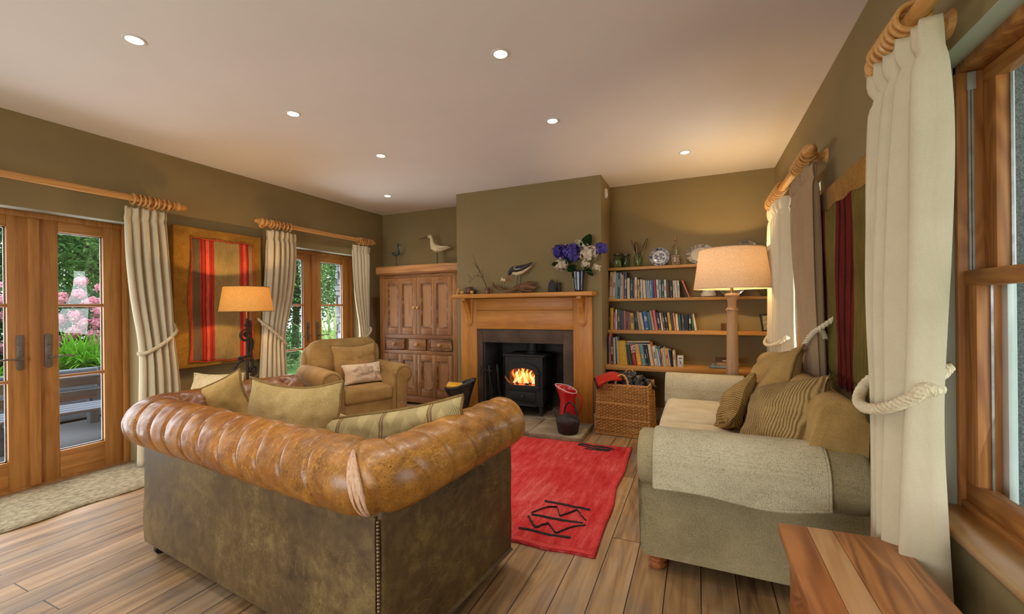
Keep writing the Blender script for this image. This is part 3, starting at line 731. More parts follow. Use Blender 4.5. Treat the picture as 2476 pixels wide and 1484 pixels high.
t = T('garden_shrub', 'low dark shrub beyond the lawn through the far doors', 'bush', (-9.6, 7.1, -.25)); f = MB(); leaves(f, (0, 0, .6), (.9, .8, .65), 3000, .05, .4); P('foliage', f, M['leaf2'], t, smooth=0)
st = MB()
for k in range(5): st.tube([(0, 0, 0), (.5 * math.cos(k * 1.3), .5 * math.sin(k * 1.3), .8)], [.02, .008], 5)
P('stem', st, M['bark'], t)
# ------------------------------------------------------------------ soft furniture
def leather(name, a, b_, c, scuff, k=1.0, coat=.12, rough=.36, worn=False, scr=.6):
    m, nt, b = _nt(name); v = coords(nt)
    big = noi(nt, v, 2.4 * k, 5, .62, .3); fine = noi(nt, v, 16, 6, .7, .4)
    f = math_(nt, 'ADD', math_(nt, 'MULTIPLY', big, .6), math_(nt, 'MULTIPLY', fine, .4))
    col = ramp(nt, f, [(.36, c), (.5, b_), (.62, a)])
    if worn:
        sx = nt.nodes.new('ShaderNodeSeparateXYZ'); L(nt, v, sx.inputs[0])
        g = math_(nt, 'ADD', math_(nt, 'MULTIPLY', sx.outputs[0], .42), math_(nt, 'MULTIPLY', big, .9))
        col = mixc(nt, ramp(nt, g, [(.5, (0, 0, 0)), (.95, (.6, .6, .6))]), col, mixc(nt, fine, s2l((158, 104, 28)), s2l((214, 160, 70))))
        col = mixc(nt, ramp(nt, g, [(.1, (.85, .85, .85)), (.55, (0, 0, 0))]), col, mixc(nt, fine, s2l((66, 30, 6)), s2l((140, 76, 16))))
    # hairline scratches in three directions, and dark speckled wear
    wear = ramp(nt, noi(nt, v, 3.1, 3, .6), [(.36, (.15, .15, .15)), (.6, (1, 1, 1))])
    for rot, sc_, wd in (((.3, .4, .5), 34, .012), ((1.2, -.5, 1.4), 26, .010), ((-.6, .9, 2.3), 44, .014)):
        h = noi(nt, coords(nt, (1, .14, .5), rot=rot), sc_ * k, 2, .5)
        ln_ = ramp(nt, math_(nt, 'ABSOLUTE', math_(nt, 'SUBTRACT', h, .5)), [(.0, (scr,) * 3), (wd, (0, 0, 0))])
        col = mixc(nt, math_(nt, 'MULTIPLY', ln_, wear), col, scuff)
    sp = ramp(nt, noi(nt, v, 150, 4, .75), [(.36, (.75, .75, .75)), (.46, (0, 0, 0))])
    col = mixc(nt, math_(nt, 'MULTIPLY', sp, ramp(nt, noi(nt, v, 4.2, 3), [(.40, (0, 0, 0)), (.58, (.95, .95, .95))])), col, mul(c, .5))
    bl_ = ramp(nt, noi(nt, v, 5.5, 5, .7), [(.50, (0, 0, 0)), (.66, (.75, .75, .75))]); col = mixc(nt, bl_, col, mixc(nt, fine, c, b_))
    L(nt, col, b.inputs['Base Color']); b.inputs['Coat Weight'].default_value = coat; b.inputs['Coat Roughness'].default_value = .2
    L(nt, ramp(nt, fine, [(.3, (rough - .06,) * 3), (.7, (rough + .14,) * 3)]), b.inputs['Roughness'])
    bump(nt, b, fine, .2, .004)
    return m
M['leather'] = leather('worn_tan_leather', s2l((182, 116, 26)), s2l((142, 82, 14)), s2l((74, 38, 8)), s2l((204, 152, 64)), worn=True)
M['leather_d'] = leather('dark_brown_leather_panels', s2l((124, 102, 54)), s2l((90, 68, 34)), s2l((52, 36, 16)), s2l((150, 126, 72)), .6, .1, .48, scr=.3)
M['lining'] = mat('pale_torn_lining', s2l((232, 196, 164)), s2l((196, 146, 108)), 30, st=(6, 6, 1), rough=.8, bmp=.4)
M['nail'] = mat('brass_nail_heads', s2l((150, 128, 100)), s2l((110, 90, 66)), 40, rough=.3, metal=.9)
t = T('chesterfield_sofa', 'worn tan leather chesterfield sofa with rolled pleated back, seen from behind', 'sofa', (-1.77, 1.125, 0), R(-5.4))
HW, DP = .853, .83
def upath(hw, d, r, step=.007):
    """U from the left arm front round the back to the right arm front: position, outward normal, arc length."""
    out = []; s = 0; last = None
    def put(p, n):
        nonlocal s, last
        p = Vector((p[0], p[1], 0))
        if last is not None: s += (p - last).length
        last = p; out.append((p, Vector((n[0], n[1], 0)), s))
    k = int((d - r) / step)
    for i in range(k): put((-hw, d - (d - r) * i / k), (-1, 0))
    m_ = max(4, int(r * PI / 2 / step))
    for i in range(m_): a = PI / 2 * i / m_; put((-hw + r - r * math.cos(a), r - r * math.sin(a)), (-math.cos(a), -math.sin(a)))
    k = int((2 * hw - 2 * r) / step)
    for i in range(k): put((-hw + r + (2 * hw - 2 * r) * i / k, 0), (0, -1))
    for i in range(m_): a = PI / 2 * i / m_; put((hw - r + r * math.sin(a), r - r * math.cos(a)), (math.sin(a), -math.cos(a)))
    k = int((d - r) / step)
    for i in range(k + 1): put((hw, r + (d - r) * i / k), (1, 0))
    return out
path = upath(HW - .01, DP + .03, .13, .0045)
TOT = path[-1][2]; rn, rz, zc, nc = .128, .118, .695, -.022
# pleat stations with uneven spacing, closer round the corners
pleats = []; s_ = .06
while s_ < TOT - .03: pleats.append(s_); s_ += rng.uniform(.125, .155)
s_corner = [x for x in path if x[0].x > HW - .09][0][2] + .01
pleats = [p for p in pleats if abs(p - s_corner) > .075] + [s_corner]; pleats.sort()
NA = 56; G = []; last = TOT
for p, n, s in path:
    row = []; e = min(s, last - s); endf = math.sqrt(max(0.02, min(1, e / .05) * (2 - min(1, e / .05))))
    for k in range(NA):
        a = 2 * PI * k / NA   # 0 = outward, pi/2 = up
        slant = .045 * math.sin(a - .6)
        dmin = 9; wid = 1
        for i_, q in enumerate(pleats):
            d_ = abs(s + slant - q)
            if d_ < dmin: dmin = d_; wid = 1.5 if q == s_corner else 1
        out_ = .5 + .5 * math.cos(a - .55)      # pleats live on the outer and top side
        gr = (.062 * math.exp(-(dmin / (.0075 * wid)) ** 2) + .014 * math.exp(-(dmin / .03) ** 2)) * (.25 + .75 * out_)
        # tuft buttons pulled in on the inner top
        tb = .22 * math.exp(-(dmin / .03) ** 2 - ((a - 2.15) / .25) ** 2)
        lump = .03 * noise.noise(Vector((s * 4, math.cos(a) * 1.2, math.sin(a) * 1.2))) + .012 * noise.noise(Vector((s * 26, a * 4, 1)))
        f = (1 - gr - tb + lump) * endf
        row.append(p + n * (nc + rn * f * math.cos(a)) + Vector((0, 0, zc + rz * f * math.sin(a))))
    G.append(row)
mb = MB().grid(G, cv=True); m0 = len(G); mb.f.append(tuple(range(NA))); mb.f.append(tuple((m0 - 1) * NA + k for k in range(NA))); mb.mi += [0, 0]
P('rolled_back', mb, M['leather'], t, smooth=180)
# torn pleat with pale lining at the corner
G = []
ic = min(range(len(path)), key=lambda i: abs(path[i][2] - s_corner)); p, n, _ = path[ic]; tg = Vector((-n.y, n.x, 0))
for k in range(28):
    a = 1.12 - 2.45 * k / 27; w = .025 * math.sin(PI * (k + .5) / 28) ** .7
    c = p + n * (nc + rn * 1.005 * math.cos(a)) + Vector((0, 0, zc + rz * 1.005 * math.sin(a))) - tg * (.012 + .03 * math.sin(a - .6))
    G.append([c + tg * w * q + (n * math.cos(a) + Vector((0, 0, math.sin(a)))) * (.003 * math.cos(q * 9) - .004 * q * q) for q in (-1, -.66, -.33, 0, .33, .66, 1)])
P('torn_lining', MB().grid(G), M['lining'], t, smooth=180, solid=.004, label='pale lining showing through a split pleat')
# outer panels
poly = []
def arc(cx, cy, r, a0, a1, n=6): return [(cx + r * math.cos(a0 + (a1 - a0) * k / n), cy + r * math.sin(a0 + (a1 - a0) * k / n)) for k in range(n + 1)]
outer = [(-HW, DP)] + arc(-HW + .05, .05, .05, PI, 1.5 * PI) + arc(HW - .014, .014, .014, 1.5 * PI, 2 * PI, 4) + [(HW, DP)]
inner = [(HW - .16, DP), (HW - .16, .17), (-HW + .16, .17), (-HW + .16, DP)]
mb = MB(); zs = [.075, .085, .2, .33, .46, .6, .68]; fl = [-.012, 0, .004, -.002, -.006, -.004, 0]
ring = []
for z, q in zip(zs, fl):
    row = []
    for x, y in outer: row.append((x + math.copysign(q, x), y - q * (y < .5), z))
    for x, y in inner: row.append((x, y, z))
    ring.append(row)
mb.grid(ring, cv=True); nn = len(outer) + len(inner); mb.f.append(tuple(range(nn))); mb.mi.append(0); mb.f.append(tuple((len(zs) - 1) * nn + k for k in range(nn))); mb.mi.append(0)
mb.box((-HW + .15, .16, .1), (HW - .15, DP - .01, .27))
P('outer_panels', mb, M['leather_d'], t, smooth=35, label='dark brown smooth leather panels under the roll')
mb = MB(); z = .085
while z < .585:
    mb.ball((HW - .008, -.002, z), .0062, 8, 6); z += .0117
P('nail_trim', mb, M['nail'], t)
mb = MB().tube([(HW - .022, -.004, .08), (HW - .022, -.003, .59)], .004, 8); P('piping', mb, M['leather_d'], t)
# tufted inside of back and arms
ip = [(p + Vector((0, .15, 0)), n, s) for p, n, s in upath(HW - .15, DP - .15, .09, .02)]; G = []
for p, n, s in ip:
    row = []
    for k in range(15):
        z = .42 + .30 * k / 14
        bl = .02 * math.cos(2 * PI * s / .26) * math.cos(2 * PI * (z - .42) / .26) + .025 * math.sin(PI * k / 14)
        row.append(p - n * (bl + .02) + Vector((0, 0, z)))
    G.append(row)
P('tufted_inside', MB().grid(G), M['leather'], t, smooth=180, solid=.03, offs=1)
bt = 0
for i in range(4, len(ip) - 4, 9):
    p, n, s = ip[i]; P('button', MB().ball(tuple(p - n * .036 + Vector((0, 0, .6 if bt % 2 else .5))), .011, 10, 6), M['leather'], t); bt += 1
for x0, x1 in ((-.69, -.003), (.003, .69)):
    P('seat_cushion', MB().box((x0, .21, .265), (x1, DP - .02, .44), .05, 4), M['leather'], t)
for x in (-HW + .06, HW - .06):
    for y in (.06, DP - .06):
        mb = MB(); mb.tube([(x - .012, y, .026), (x + .012, y, .026)], .026, 18); mb.tube([(x, y, .04), (x, y, .08)], .01, 8); mb.box((x - .017, y - .012, .03), (x + .017, y + .012, .056), .003)
        P('castor', mb, M['iron'], t)

# ---- cushions
def axes(u, v):
    u = Vector(u).normalized(); n = u.cross(Vector(v)).normalized(); v = n.cross(u)
    return Matrix((u, v, n)).transposed()
def cushion(label, c, u, v, w, h, th, m, seed, piping=None, face=None, name='cushion', sag=0):
    """plump pillow: local x width, y height, z thickness"""
    Rm = axes(u, v)
    t = T(name, label, 'cushion', c, Rm.to_euler())
    K = 26; G1 = []; G2 = []; edge = []
    def pt(i, j, sgn):
        a = -1 + 2 * i / K; b = -1 + 2 * j / K
        px = a * (1 - .085 * (1 - b * b)) ; py = b * (1 - .085 * (1 - a * a))
        prof = ((1 - a ** 2) * (1 - b ** 2)) ** .42
        wr = .016 * noise.noise(Vector((a * 2.2 + seed, b * 2.2, sgn * .7))) + .01 * noise.noise(Vector((a * 5, b * 5 + seed, sgn)))
        rp = .006 * math.sin(a * 9 + 5 * b + seed) * max(0, abs(b) - .3) 
        z = sgn * th / 2 * prof * (1 - .18 * sag * b) + (wr + rp) * prof ** .5 + .012 * math.sin(a * 3 + seed) * abs(b) + .01 * math.sin(b * 4 + seed * 2) * abs(a)
        return (px * w / 2 + .008 * noise.noise(Vector((b * 3, seed, a))), py * h / 2 - sag * .02 * math.cos(a * 1.5) * (b > 0) * b, z)
    A = [[pt(i, j, 1) for j in range(K + 1)] for i in range(K + 1)]; B = [[pt(i, j, -1) for j in range(K + 1)] for i in range(K + 1)]
    mb = MB(); mb.cur = 1 if face else 0; mb.grid(A); mb.cur = 0; mb.grid(B)
    o = P('cover', mb, [m, face] if face else m, t, smooth=180)
    if piping:
        e = [A[i][0] for i in range(K)] + [A[K][j] for j in range(K)] + [A[K - i][K] for i in range(K)] + [A[0][K - j] for j in range(K)]
        P('piping', MB().tube(e, .0065, 7, closed=True), piping, t)
    return t
M['cu_tan'] = fabric('tan_chenille', s2l((190, 156, 94)), s2l((146, 112, 56)), 1500, .4, 8, sheen=.06, contrast=.35)
M['cu_tan2'] = fabric('sand_weave', s2l((186, 160, 104)), s2l((140, 112, 62)), 1000, .6, 8, sheen=.06, contrast=.35)
M['cu_pipe'] = fabric('olive_piping', s2l((140, 110, 60)), s2l((104, 78, 38)), 600, .4, 20)
M['cu_pale'] = fabric('pale_cushion_cloth', s2l((214, 190, 146)), s2l((176, 146, 98)), 500, .4, 9)
def zigzag_mat():
    m, nt, b = _nt('zigzag_stripe_weave'); v = coords(nt); sx = nt.nodes.new('ShaderNodeSeparateXYZ'); L(nt, v, sx.inputs[0])
    lines = math_(nt, 'SINE', math_(nt, 'MULTIPLY', sx.outputs[0], 1150))
    # big triangles of ribbed weave
    tri = math_(nt, 'PINGPONG', math_(nt, 'ADD', sx.outputs[0], 1.0), .08)
    cond = math_(nt, 'GREATER_THAN', math_(nt, 'PINGPONG', math_(nt, 'ADD', math_(nt, 'MULTIPLY', tri, 1.6), math_(nt, 'ADD', sx.outputs[1], 1.0)), .09), .045)
    br = noi(nt, v, 240, 2)
    fac = math_(nt, 'MULTIPLY', math_(nt, 'MULTIPLY', ramp(nt, math_(nt, 'ADD', math_(nt, 'MULTIPLY', lines, .5), math_(nt, 'MULTIPLY', br, .4)), [(.35, (0, 0, 0)), (.55, (1, 1, 1))]), cond), .75)
    seam = math_(nt, 'LESS_THAN', math_(nt, 'ABSOLUTE', math_(nt, 'SUBTRACT', math_(nt, 'PINGPONG', math_(nt, 'ADD', sx.outputs[0], .97), .12), .006)), .004)
    col = mixc(nt, fac, s2l((192, 172, 118)), s2l((104, 82, 46)))
    col = mixc(nt, math_(nt, 'MULTIPLY', seam, .7), col, s2l((96, 50, 28)))
    L(nt, col, b.inputs['Base Color']); b.inputs['Roughness'].default_value = .95; bump(nt, b, math_(nt, 'ADD', lines, br), .5, .003); return m
M['zigzag'] = zigzag_mat()
M['cu_yel'] = fabric('ochre_weave', s2l((206, 164, 92)), s2l((160, 118, 54)), 900, .7, 8, contrast=.5)
cushion('pale biscuit cushion peeping out behind the tan one at the left of the leather sofa', (-2.93, 1.74, .625), (.9, .3, .0), (-.1, .25, .95), .36, .42, .13, M['cu_pale'], 1.1, M['cu_pale'])
cushion('plain tan chenille cushion tilted on its corner in the left end of the leather sofa', (-2.47, 1.5, .64), (.85, .25, .36), (-.35, -.1, .9), .46, .42, .17, M['cu_tan'], 2.7, M['cu_pipe'])
cushion('big square sand weave cushion upright in the middle of the leather sofa', (-1.80, 1.42, .645), (1, .05, .02), (0, .18, .98), .60, .54, .17, M['cu_tan2'], 4.3, M['cu_pipe'], sag=1.2)
cushion('zigzag patterned ochre and olive cushion lying along the right end of the leather sofa', (-1.215, 1.49, .668), (.95, .10, .21), (-.2, -.22, .95), .74, .30, .17, M['cu_yel'], 6.2, M['cu_pipe'], face=M['zigzag'])
cushion('small pale cushion mostly hidden between the sand and zigzag cushions', (-1.68, 1.66, .56), (1, .1, -.15), (0, .2, .95), .3, .26, .12, M['cu_pale'], 3.2, M['cu_pale'])

# ---- armchair
M['chair'] = fabric('gold_brown_chenille', s2l((182, 148, 90)), s2l((140, 106, 58)), 800, .25, 5, sheen=.06, contrast=.2)
M['foot'] = wood('turned_foot_wood', s2l((176, 106, 58)), s2l((120, 62, 28)), 'z', 30, rough=.3, coat=.4)
def scroll_poly(xi, xo, xc, zc_, r, z0, n=22):
    """outline of a rolled arm seen from the front: inner side xi, panel outer side xo, roll centre xc,zc_"""
    sg = 1 if xo > xi else -1
    pts = [(xi, z0), (xi, zc_ - .02)]
    a0 = math.pi; a1 = -math.radians(70)
    for k in range(n + 1):
        a = a0 + (a1 - a0) * k / n; pts.append((xc + sg * r * math.cos(a), zc_ + r * math.sin(a)))
    pts.append((xo, zc_ - r * .82)); pts.append((xo, z0)); return pts
def roll_arm(t, xi, xo, xc, zc_, r, z0, y0, y1, m, front=None):
    pl = scroll_poly(xi, xo, xc, zc_, r, z0)
    P('arm', MB().prism(pl, y0, y1, 'y', bev=.022, seg=3), m, t, smooth=60)
    cx = sum(p[0] for p in pl) / len(pl)
    if front:
        inset = [(xc + (p[0] - xc) * .74 if p[1] > zc_ - r else cx + (p[0] - cx) * .72, zc_ + (p[1] - zc_) * .74 if p[1] > zc_ - r else p[1]) for p in pl]
        o = P('arm_front', MB().prism(inset, y0 - .014, y0 + .02, 'y', bev=.01, seg=3), m, t, smooth=60)
        P('piping', MB().tube([(p[0], y0 - .008, p[1]) for p in inset], .0055, 6), front, o)
t = T('armchair', 'gold brown upholstered armchair with rolled arms, facing the stove', 'armchair', (-3.43, 3.50, 0), R(65.7))
ch = M['chair']; M['chair_pipe'] = fabric('chair_piping', s2l((150, 116, 66)), s2l((112, 84, 44)), 700, .3, 20)
P('base', MB().box((-.27, -.40, .07), (.27, .40, .31), .02, 3), ch, t)
P('seat_cushion', MB().box((-.255, -.435, .30), (.255, .25, .445), .04, 4), ch, t, smooth=60)
for sx in (-1, 1): roll_arm(t, sx * .25, sx * .40, sx * .375, .545, .105, .06, -.43, .40, ch, M['chair_pipe'])
G = []
bk = [(-.40, .3), (-.41, .6)] + [(-.40 + .12 - .12 * math.cos(a), .74 + .12 * math.sin(a)) for a in [PI / 2 * k / 8 for k in range(9)]] + [(.28 + .12 * math.sin(a), .74 + .12 * math.cos(a)) for a in [PI / 2 * k / 8 for k in range(9)]] + [(.41, .6), (.40, .3)]
Mx = Matrix.Translation((0, .30, .3)) @ Matrix.Rotation(R(-9), 4, 'X') @ Matrix.Translation((0, 0, -.3))
P('back', MB().prism(bk, 0, .14, 'y', bev=.045, seg=4, M=Mx), ch, t, smooth=60)
bc = [(p[0] * .93, .44 + (p[1] - .3) * .82) for p in bk]
o = P('back_cushion', MB().prism(bc, -.17, .01, 'y', bev=.06, seg=5, M=Mx), ch, t, smooth=60)
P('piping', MB().tube([Mx @ Vector((p[0] * .93, -.155, .45 + (p[1] - .45) * .96)) for p in bc], .006, 6), M['chair_pipe'], o)
for x in (-.33, .33):
    for y in (-.37, .34): P('foot', MB().lathe([(.02, 0), (.026, .01), (.03, .04), (.024, .06), (.03, .075)], 14, (x, y, 0)), M['foot'], t)
F = Matrix.Rotation(R(65.7), 3, 'Z')
def inch(p): return tuple(Vector((-3.43, 3.50, 0)) + F @ Vector(p))
cushion('plain gold brown cushion propped against the armchair back', inch((.05, .06, .66)), F @ Vector((1, 0, .02)), F @ Vector((0, .30, .95)), .50, .42, .17, ch, 8.8, M['chair_pipe'], sag=1)
def print_mat():
    m, nt, b = _nt('cream_printed_cushion_cloth'); v = coords(nt)
    d = nt.nodes.new('ShaderNodeVectorMath'); d.operation = 'LENGTH'; mp = coords(nt, (5.2, 11, .01), loc=(0, -.15, 0)); L(nt, mp, d.inputs[0])
    w = noi(nt, coords(nt, (1, 1, 1)), 16, 5, .7); body = ramp(nt, math_(nt, 'ADD', d.outputs['Value'], math_(nt, 'MULTIPLY', w, .8)), [(.95, (1, 1, 1)), (1.15, (0, 0, 0))])
    sk = ramp(nt, noi(nt, v, 26, 6, .8, 1.2), [(.44, (1, 1, 1)), (.56, (0, 0, 0))])
    col = mixc(nt, math_(nt, 'MULTIPLY', body, math_(nt, 'ADD', math_(nt, 'MULTIPLY', sk, .6), .15)), s2l((222, 200, 170)), s2l((150, 116, 88)))
    rd_ = ramp(nt, noi(nt, v, 11, 1), [(.70, (0, 0, 0)), (.74, (.7, .7, .7))]); col = mixc(nt, rd_, col, s2l((206, 110, 90)))
    L(nt, col, b.inputs['Base Color']); b.inputs['Roughness'].default_value = .9; bump(nt, b, noi(nt, v, 300, 2), .2, .002); return m
cushion('small oblong cream cushion with a printed brown animal sketch, on the armchair seat', inch((.06, -.10, .555)), F @ Vector((1, -.04, .02)), F @ Vector((0, .40, .9)), .42, .225, .12, print_mat(), 9.9)

# ---- cream sofa by the right wall
M['cream'] = fabric('oatmeal_weave', s2l((178, 162, 122)), s2l((116, 102, 70)), 1150, .5, 3.5, sheen=.06, contrast=.75, lo=.1, hi=.9)
M['cream2'] = fabric('pale_seat_cloth', s2l((214, 198, 164)), s2l((182, 164, 126)), 1100, .3, 4, sheen=.06, contrast=.35)
M['cover'] = fabric('arm_cover_weave', s2l((212, 200, 166)), s2l((138, 126, 94)), 800, .7, 3, sheen=.06, contrast=.8, lo=.0, hi=1.0)
M['cu_rib'] = fabric('ribbed_olive_knit', s2l((168, 136, 78)), s2l((112, 84, 42)), 300, .8, 7, rib=(0, 480, 0), contrast=.9)
M['cu_knit'] = fabric('cable_olive_knit', s2l((164, 136, 84)), s2l((104, 80, 42)), 300, .9, 6, rib=(420, 0, 0), contrast=.9)
M['cu_sofa'] = fabric('old_gold_cloth', s2l((176, 142, 84)), s2l((128, 98, 50)), 900, .3, 5, contrast=.3)
t = T('fabric_sofa', 'oatmeal fabric sofa with rolled arms along the right wall', 'sofa', (.17, 3.0, 0))
cr = M['cream']
def xarm(yi, yo, yc, zc_, r):
    pl = scroll_poly(yi, yo, yc, zc_, r, .085)
    mb = MB().prism(pl, -.262, .603, 'x', bev=.03, seg=3)
    P('arm', mb, cr, t, world=True, smooth=60)
xarm(2.26, 2.055, 2.09, .54, .128); xarm(3.76, 3.94, 3.87, .54, .12)
P('base', MB().box((-.225, 2.2, .085), (.5, 3.8, .32), .02, 3), cr, t, world=True)
for y0_, y1_ in ((2.262, 3.008), (3.012, 3.757)):
    mb = MB().box((-.25, y0_, .31), (.40, y1_, .485), .05, 5); P('seat_cushion', mb, M['cream2'], t, world=True, smooth=60)
pl = [(.36, .46), (.405, .66)] + [(.515 + .09 * math.cos(a), .78 + .09 * math.sin(a)) for a in [PI - PI * k / 10 for k in range(1, 11)]] + [(.605, .44), (.36, .44)]
mb = MB().prism([(p[0], p[1]) for p in pl], 2.05, 3.92, 'y', bev=.022, seg=4)
P('back', mb, M['cu_sofa'], t, world=True, smooth=60)
for x in (-.19, .5):
    for y in (2.13, 3.86):
        P('foot', MB().lathe([(.03, 0), (.036, .006), (.042, .018), (.042, .026), (.034, .034), (.046, .046), (.046, .056), (.036, .064), (.048, .078), (.05, .09)], 20, (x, y, 0)), M['foot'], t, world=True)
def arm_cover(label, x0, x1, yc, zc_, r, sgn, a_in, zdrop):
    """cloth over the arm roll; hangs straight down on the side sgn (-1 towards the camera)"""
    t = T('arm_cover', label, 'arm cover', ((x0 + x1) / 2, yc, zc_ + r)); G = []; K = 26
    for i in range(60):
        u = i / 59; x = x0 + (x1 - x0) * u; row = []
        for k in range(K):
            a = a_in + (PI - a_in) * k / (K - 1)
            row.append((x, yc + sgn * -r * math.cos(a), zc_ + r * math.sin(a)))
        zd = zdrop(u)
        for k in range(1, 12):
            f = k / 11; z = zc_ + (zd - zc_) * f
            row.append((x, yc + sgn * (r + .006 * f + .007 * f * math.sin(u * 9 + 1) ), z))
        G.append(row)
    P('cloth', MB().grid(G), M['cover'], t, world=True, smooth=180, solid=.006, offs=1)
    e = MB()
    for line in (G[0], G[-1], [g[-1] for g in G]): e.tube([(p[0], p[1] + sgn * .003, p[2]) for p in line], .0055, 6)
    P('hem', e, M['cover'], t, world=True)
arm_cover('pale woven arm cover draped over the near arm of the fabric sofa', -.185, .455, 2.09, .54, .134, -1, .55, lambda u: .452 - .012 * math.sin(PI * u) + .015 * math.sin(u * 7) * .6)
arm_cover('pale woven arm cover draped over the far arm of the fabric sofa', -.255, .33, 3.87, .54, .126, -1, .5, lambda u: .455 - .01 * u)
cushion('small ribbed olive cushion standing on its corner, nearest the far arm of the fabric sofa', (.20, 2.93, .635), (-.2, .8, -.42), (.38, .42, .75), .37, .35, .14, M['cu_rib'], 1.9)
cushion('plump old gold cushion at the back of the fabric sofa, half hidden by others', (.40, 3.22, .72), (-.1, .95, -.15), (.42, .1, .9), .46, .48, .2, M['cu_sofa'], 5.5, M['cu_pipe'])
cushion('large old gold cushion in the middle of the fabric sofa, peaked corner up', (.39, 2.86, .71), (-.2, .80, -.50), (.42, .42, .75), .50, .50, .2, M['cu_sofa'], 7.5, M['cu_pipe'])
cushion('large cable knit olive cushion leaning by the near arm of the fabric sofa', (.345, 2.36, .675), (-.38, .8, -.28), (.45, .05, .85), .52, .46, .2, M['cu_knit'], 3.8)

# ---- rugs
def rug_mat():
    m, nt, b = _nt('red_wool_pile'); v = coords(nt)
    ab = noi(nt, coords(nt, (1, 1, 1)), 2.2, 4, .6, .6); st_ = noi(nt, coords(nt, (7, 1.1, 1)), 3, 4, .7); fi = noi(nt, v, 130, 3, .8)
    f = math_(nt, 'ADD', math_(nt, 'ADD', math_(nt, 'MULTIPLY', ab, .3), math_(nt, 'MULTIPLY', st_, .4)), math_(nt, 'MULTIPLY', fi, .3))
    L(nt, ramp(nt, f, [(.38, s2l((186, 34, 36))), (.5, s2l((214, 70, 68))), (.62, s2l((232, 122, 114)))]), b.inputs['Base Color'])
    b.inputs['Roughness'].default_value = 1; b.inputs['Specular IOR Level'].default_value = .05
    bump(nt, b, fi, .9, .01); return m
M['rug'] = rug_mat(); M['rugband'] = fabric('red_flatweave_edge', s2l((218, 72, 66)), s2l((170, 34, 34)), 600, .6, 12); M['charcoal'] = fabric('charcoal_yarn', s2l((62, 54, 50)), s2l((34, 30, 30)), 500, .6, 30)
t = T('red_rug', 'bright red shaggy rug with charcoal zigzag marks in front of the hearth', 'rug', (-1.1, 2.9, 0))
def rug_pt(u, v):
    # corners: front left, front right, back right, back left
    a, b_, c, d = Vector((-1.62, 2.0)), Vector((-.478, 2.065)), Vector((-.536, 3.775)), Vector((-1.68, 3.72))
    p = (a * (1 - u) + b_ * u) * (1 - v) + (d * (1 - u) + c * u) * v
    p += Vector((.018 * noise.noise(Vector((u * 2, v * 5, 1))) * (u > .5), .014 * noise.noise(Vector((u * 7, v * 2, 5)))))
    return p
G = []
for i in range(70):
    u = i / 69; row = []
    for j in range(100):
        v = j / 99; p = rug_pt(u, v); row.append((p.x, p.y, .013 + .003 * noise.noise(Vector((u * 40, v * 60, 0))) + .004 * noise.noise(Vector((u * 5, v * 7, 3)))))
    G.append(row)
P('pile', MB().grid(G), M['rug'], t, world=True, smooth=180, solid=.012)
mb = MB()
for j in range(99):
    pass
def band(u0, u1, v0, v1, z, mb, n=60):
    A = []
    for k in range(n + 1):
        f = k / n
        if abs(u1 - u0) < abs(v1 - v0): A.append([tuple(rug_pt(u, v0 + (v1 - v0) * f)) + (z + .004 * math.sin(k * .9) * .3,) for u in (u0, u1)])
        else: A.append([tuple(rug_pt(u0 + (u1 - u0) * f, v)) + (z,) for v in (v0, v1)])
    mb.grid(A)
band(.965, 1.0, 0, 1, .0185, mb); band(0, 1, 0, .02, .0185, mb)
P('edge_band', mb, M['rugband'], t, world=True, solid=.004)
mb = MB()
def mark(pts, w=.0065):
    if pts[0][1] < .5: pts = [(.765 + (u - .74) * .78, v) for u, v in pts]
    q = []
    for (u, v), (u2, v2) in zip(pts, pts[1:]):
        for k in range(14):
            f = k / 14; p = rug_pt(u + (u2 - u) * f, v + (v2 - v) * f); q.append((p.x + rng.uniform(-.003, .003), p.y + rng.uniform(-.003, .003), .0175))
    mb.tube(q, w, 6, flat=.35)
# front motif : three bars and two zigzags ; small one at the far right corner
mark([(.57, .285), (.93, .27)]); mark([(.56, .17), (.93, .17)]); mark([(.55, .07), (.90, .07)])
mark([(.55, .185), (.62, .245), (.68, .255), (.74, .195), (.82, .255), (.92, .185)])
mark([(.55, .155), (.64, .09), (.70, .135), (.78, .085), (.85, .135), (.93, .16)])
P('woven_motif', mb, M['charcoal'], t, world=True, label='charcoal zigzag and bar marks at the near end'); mb = MB()
mark([(.60, .965), (.82, .945)], .007); mark([(.60, .945), (.70, .925), (.86, .92)], .007); mark([(.62, .975), (.70, .955), (.78, .965), (.88, .935)], .006); mark([(.66, .90), (.86, .905)], .006)
P('woven_motif', mb, M['charcoal'], t, world=True, label='charcoal marks at the far right corner')
M['mat_'] = mat('speckled_beige_mat', s2l((186, 172, 138)), s2l((120, 108, 82)), 70, st=(1, .45, 1), rough=1, bmp=.6, bscale=160, detail=6, lo=.36, hi=.68)
t = T('door_mat_runner', 'beige speckled runner lying along the near french doors', 'rug', (-3.95, 1.0, 0)); G = []
for i in range(10):
    row = []
    for j in range(60): 
        y = -.4 + 2.45 * j / 59; u = i / 9
        row.append((-4.30 + .69 * u + (.018 * math.sin(j * .55) * u if i == 9 else 0), y, .009 + (.005 * max(0, math.sin(j * .55)) if i == 9 else 0)))
    G.append(row)
P('weave', MB().grid(G), M['mat_'], t, world=True, smooth=180, solid=.008)
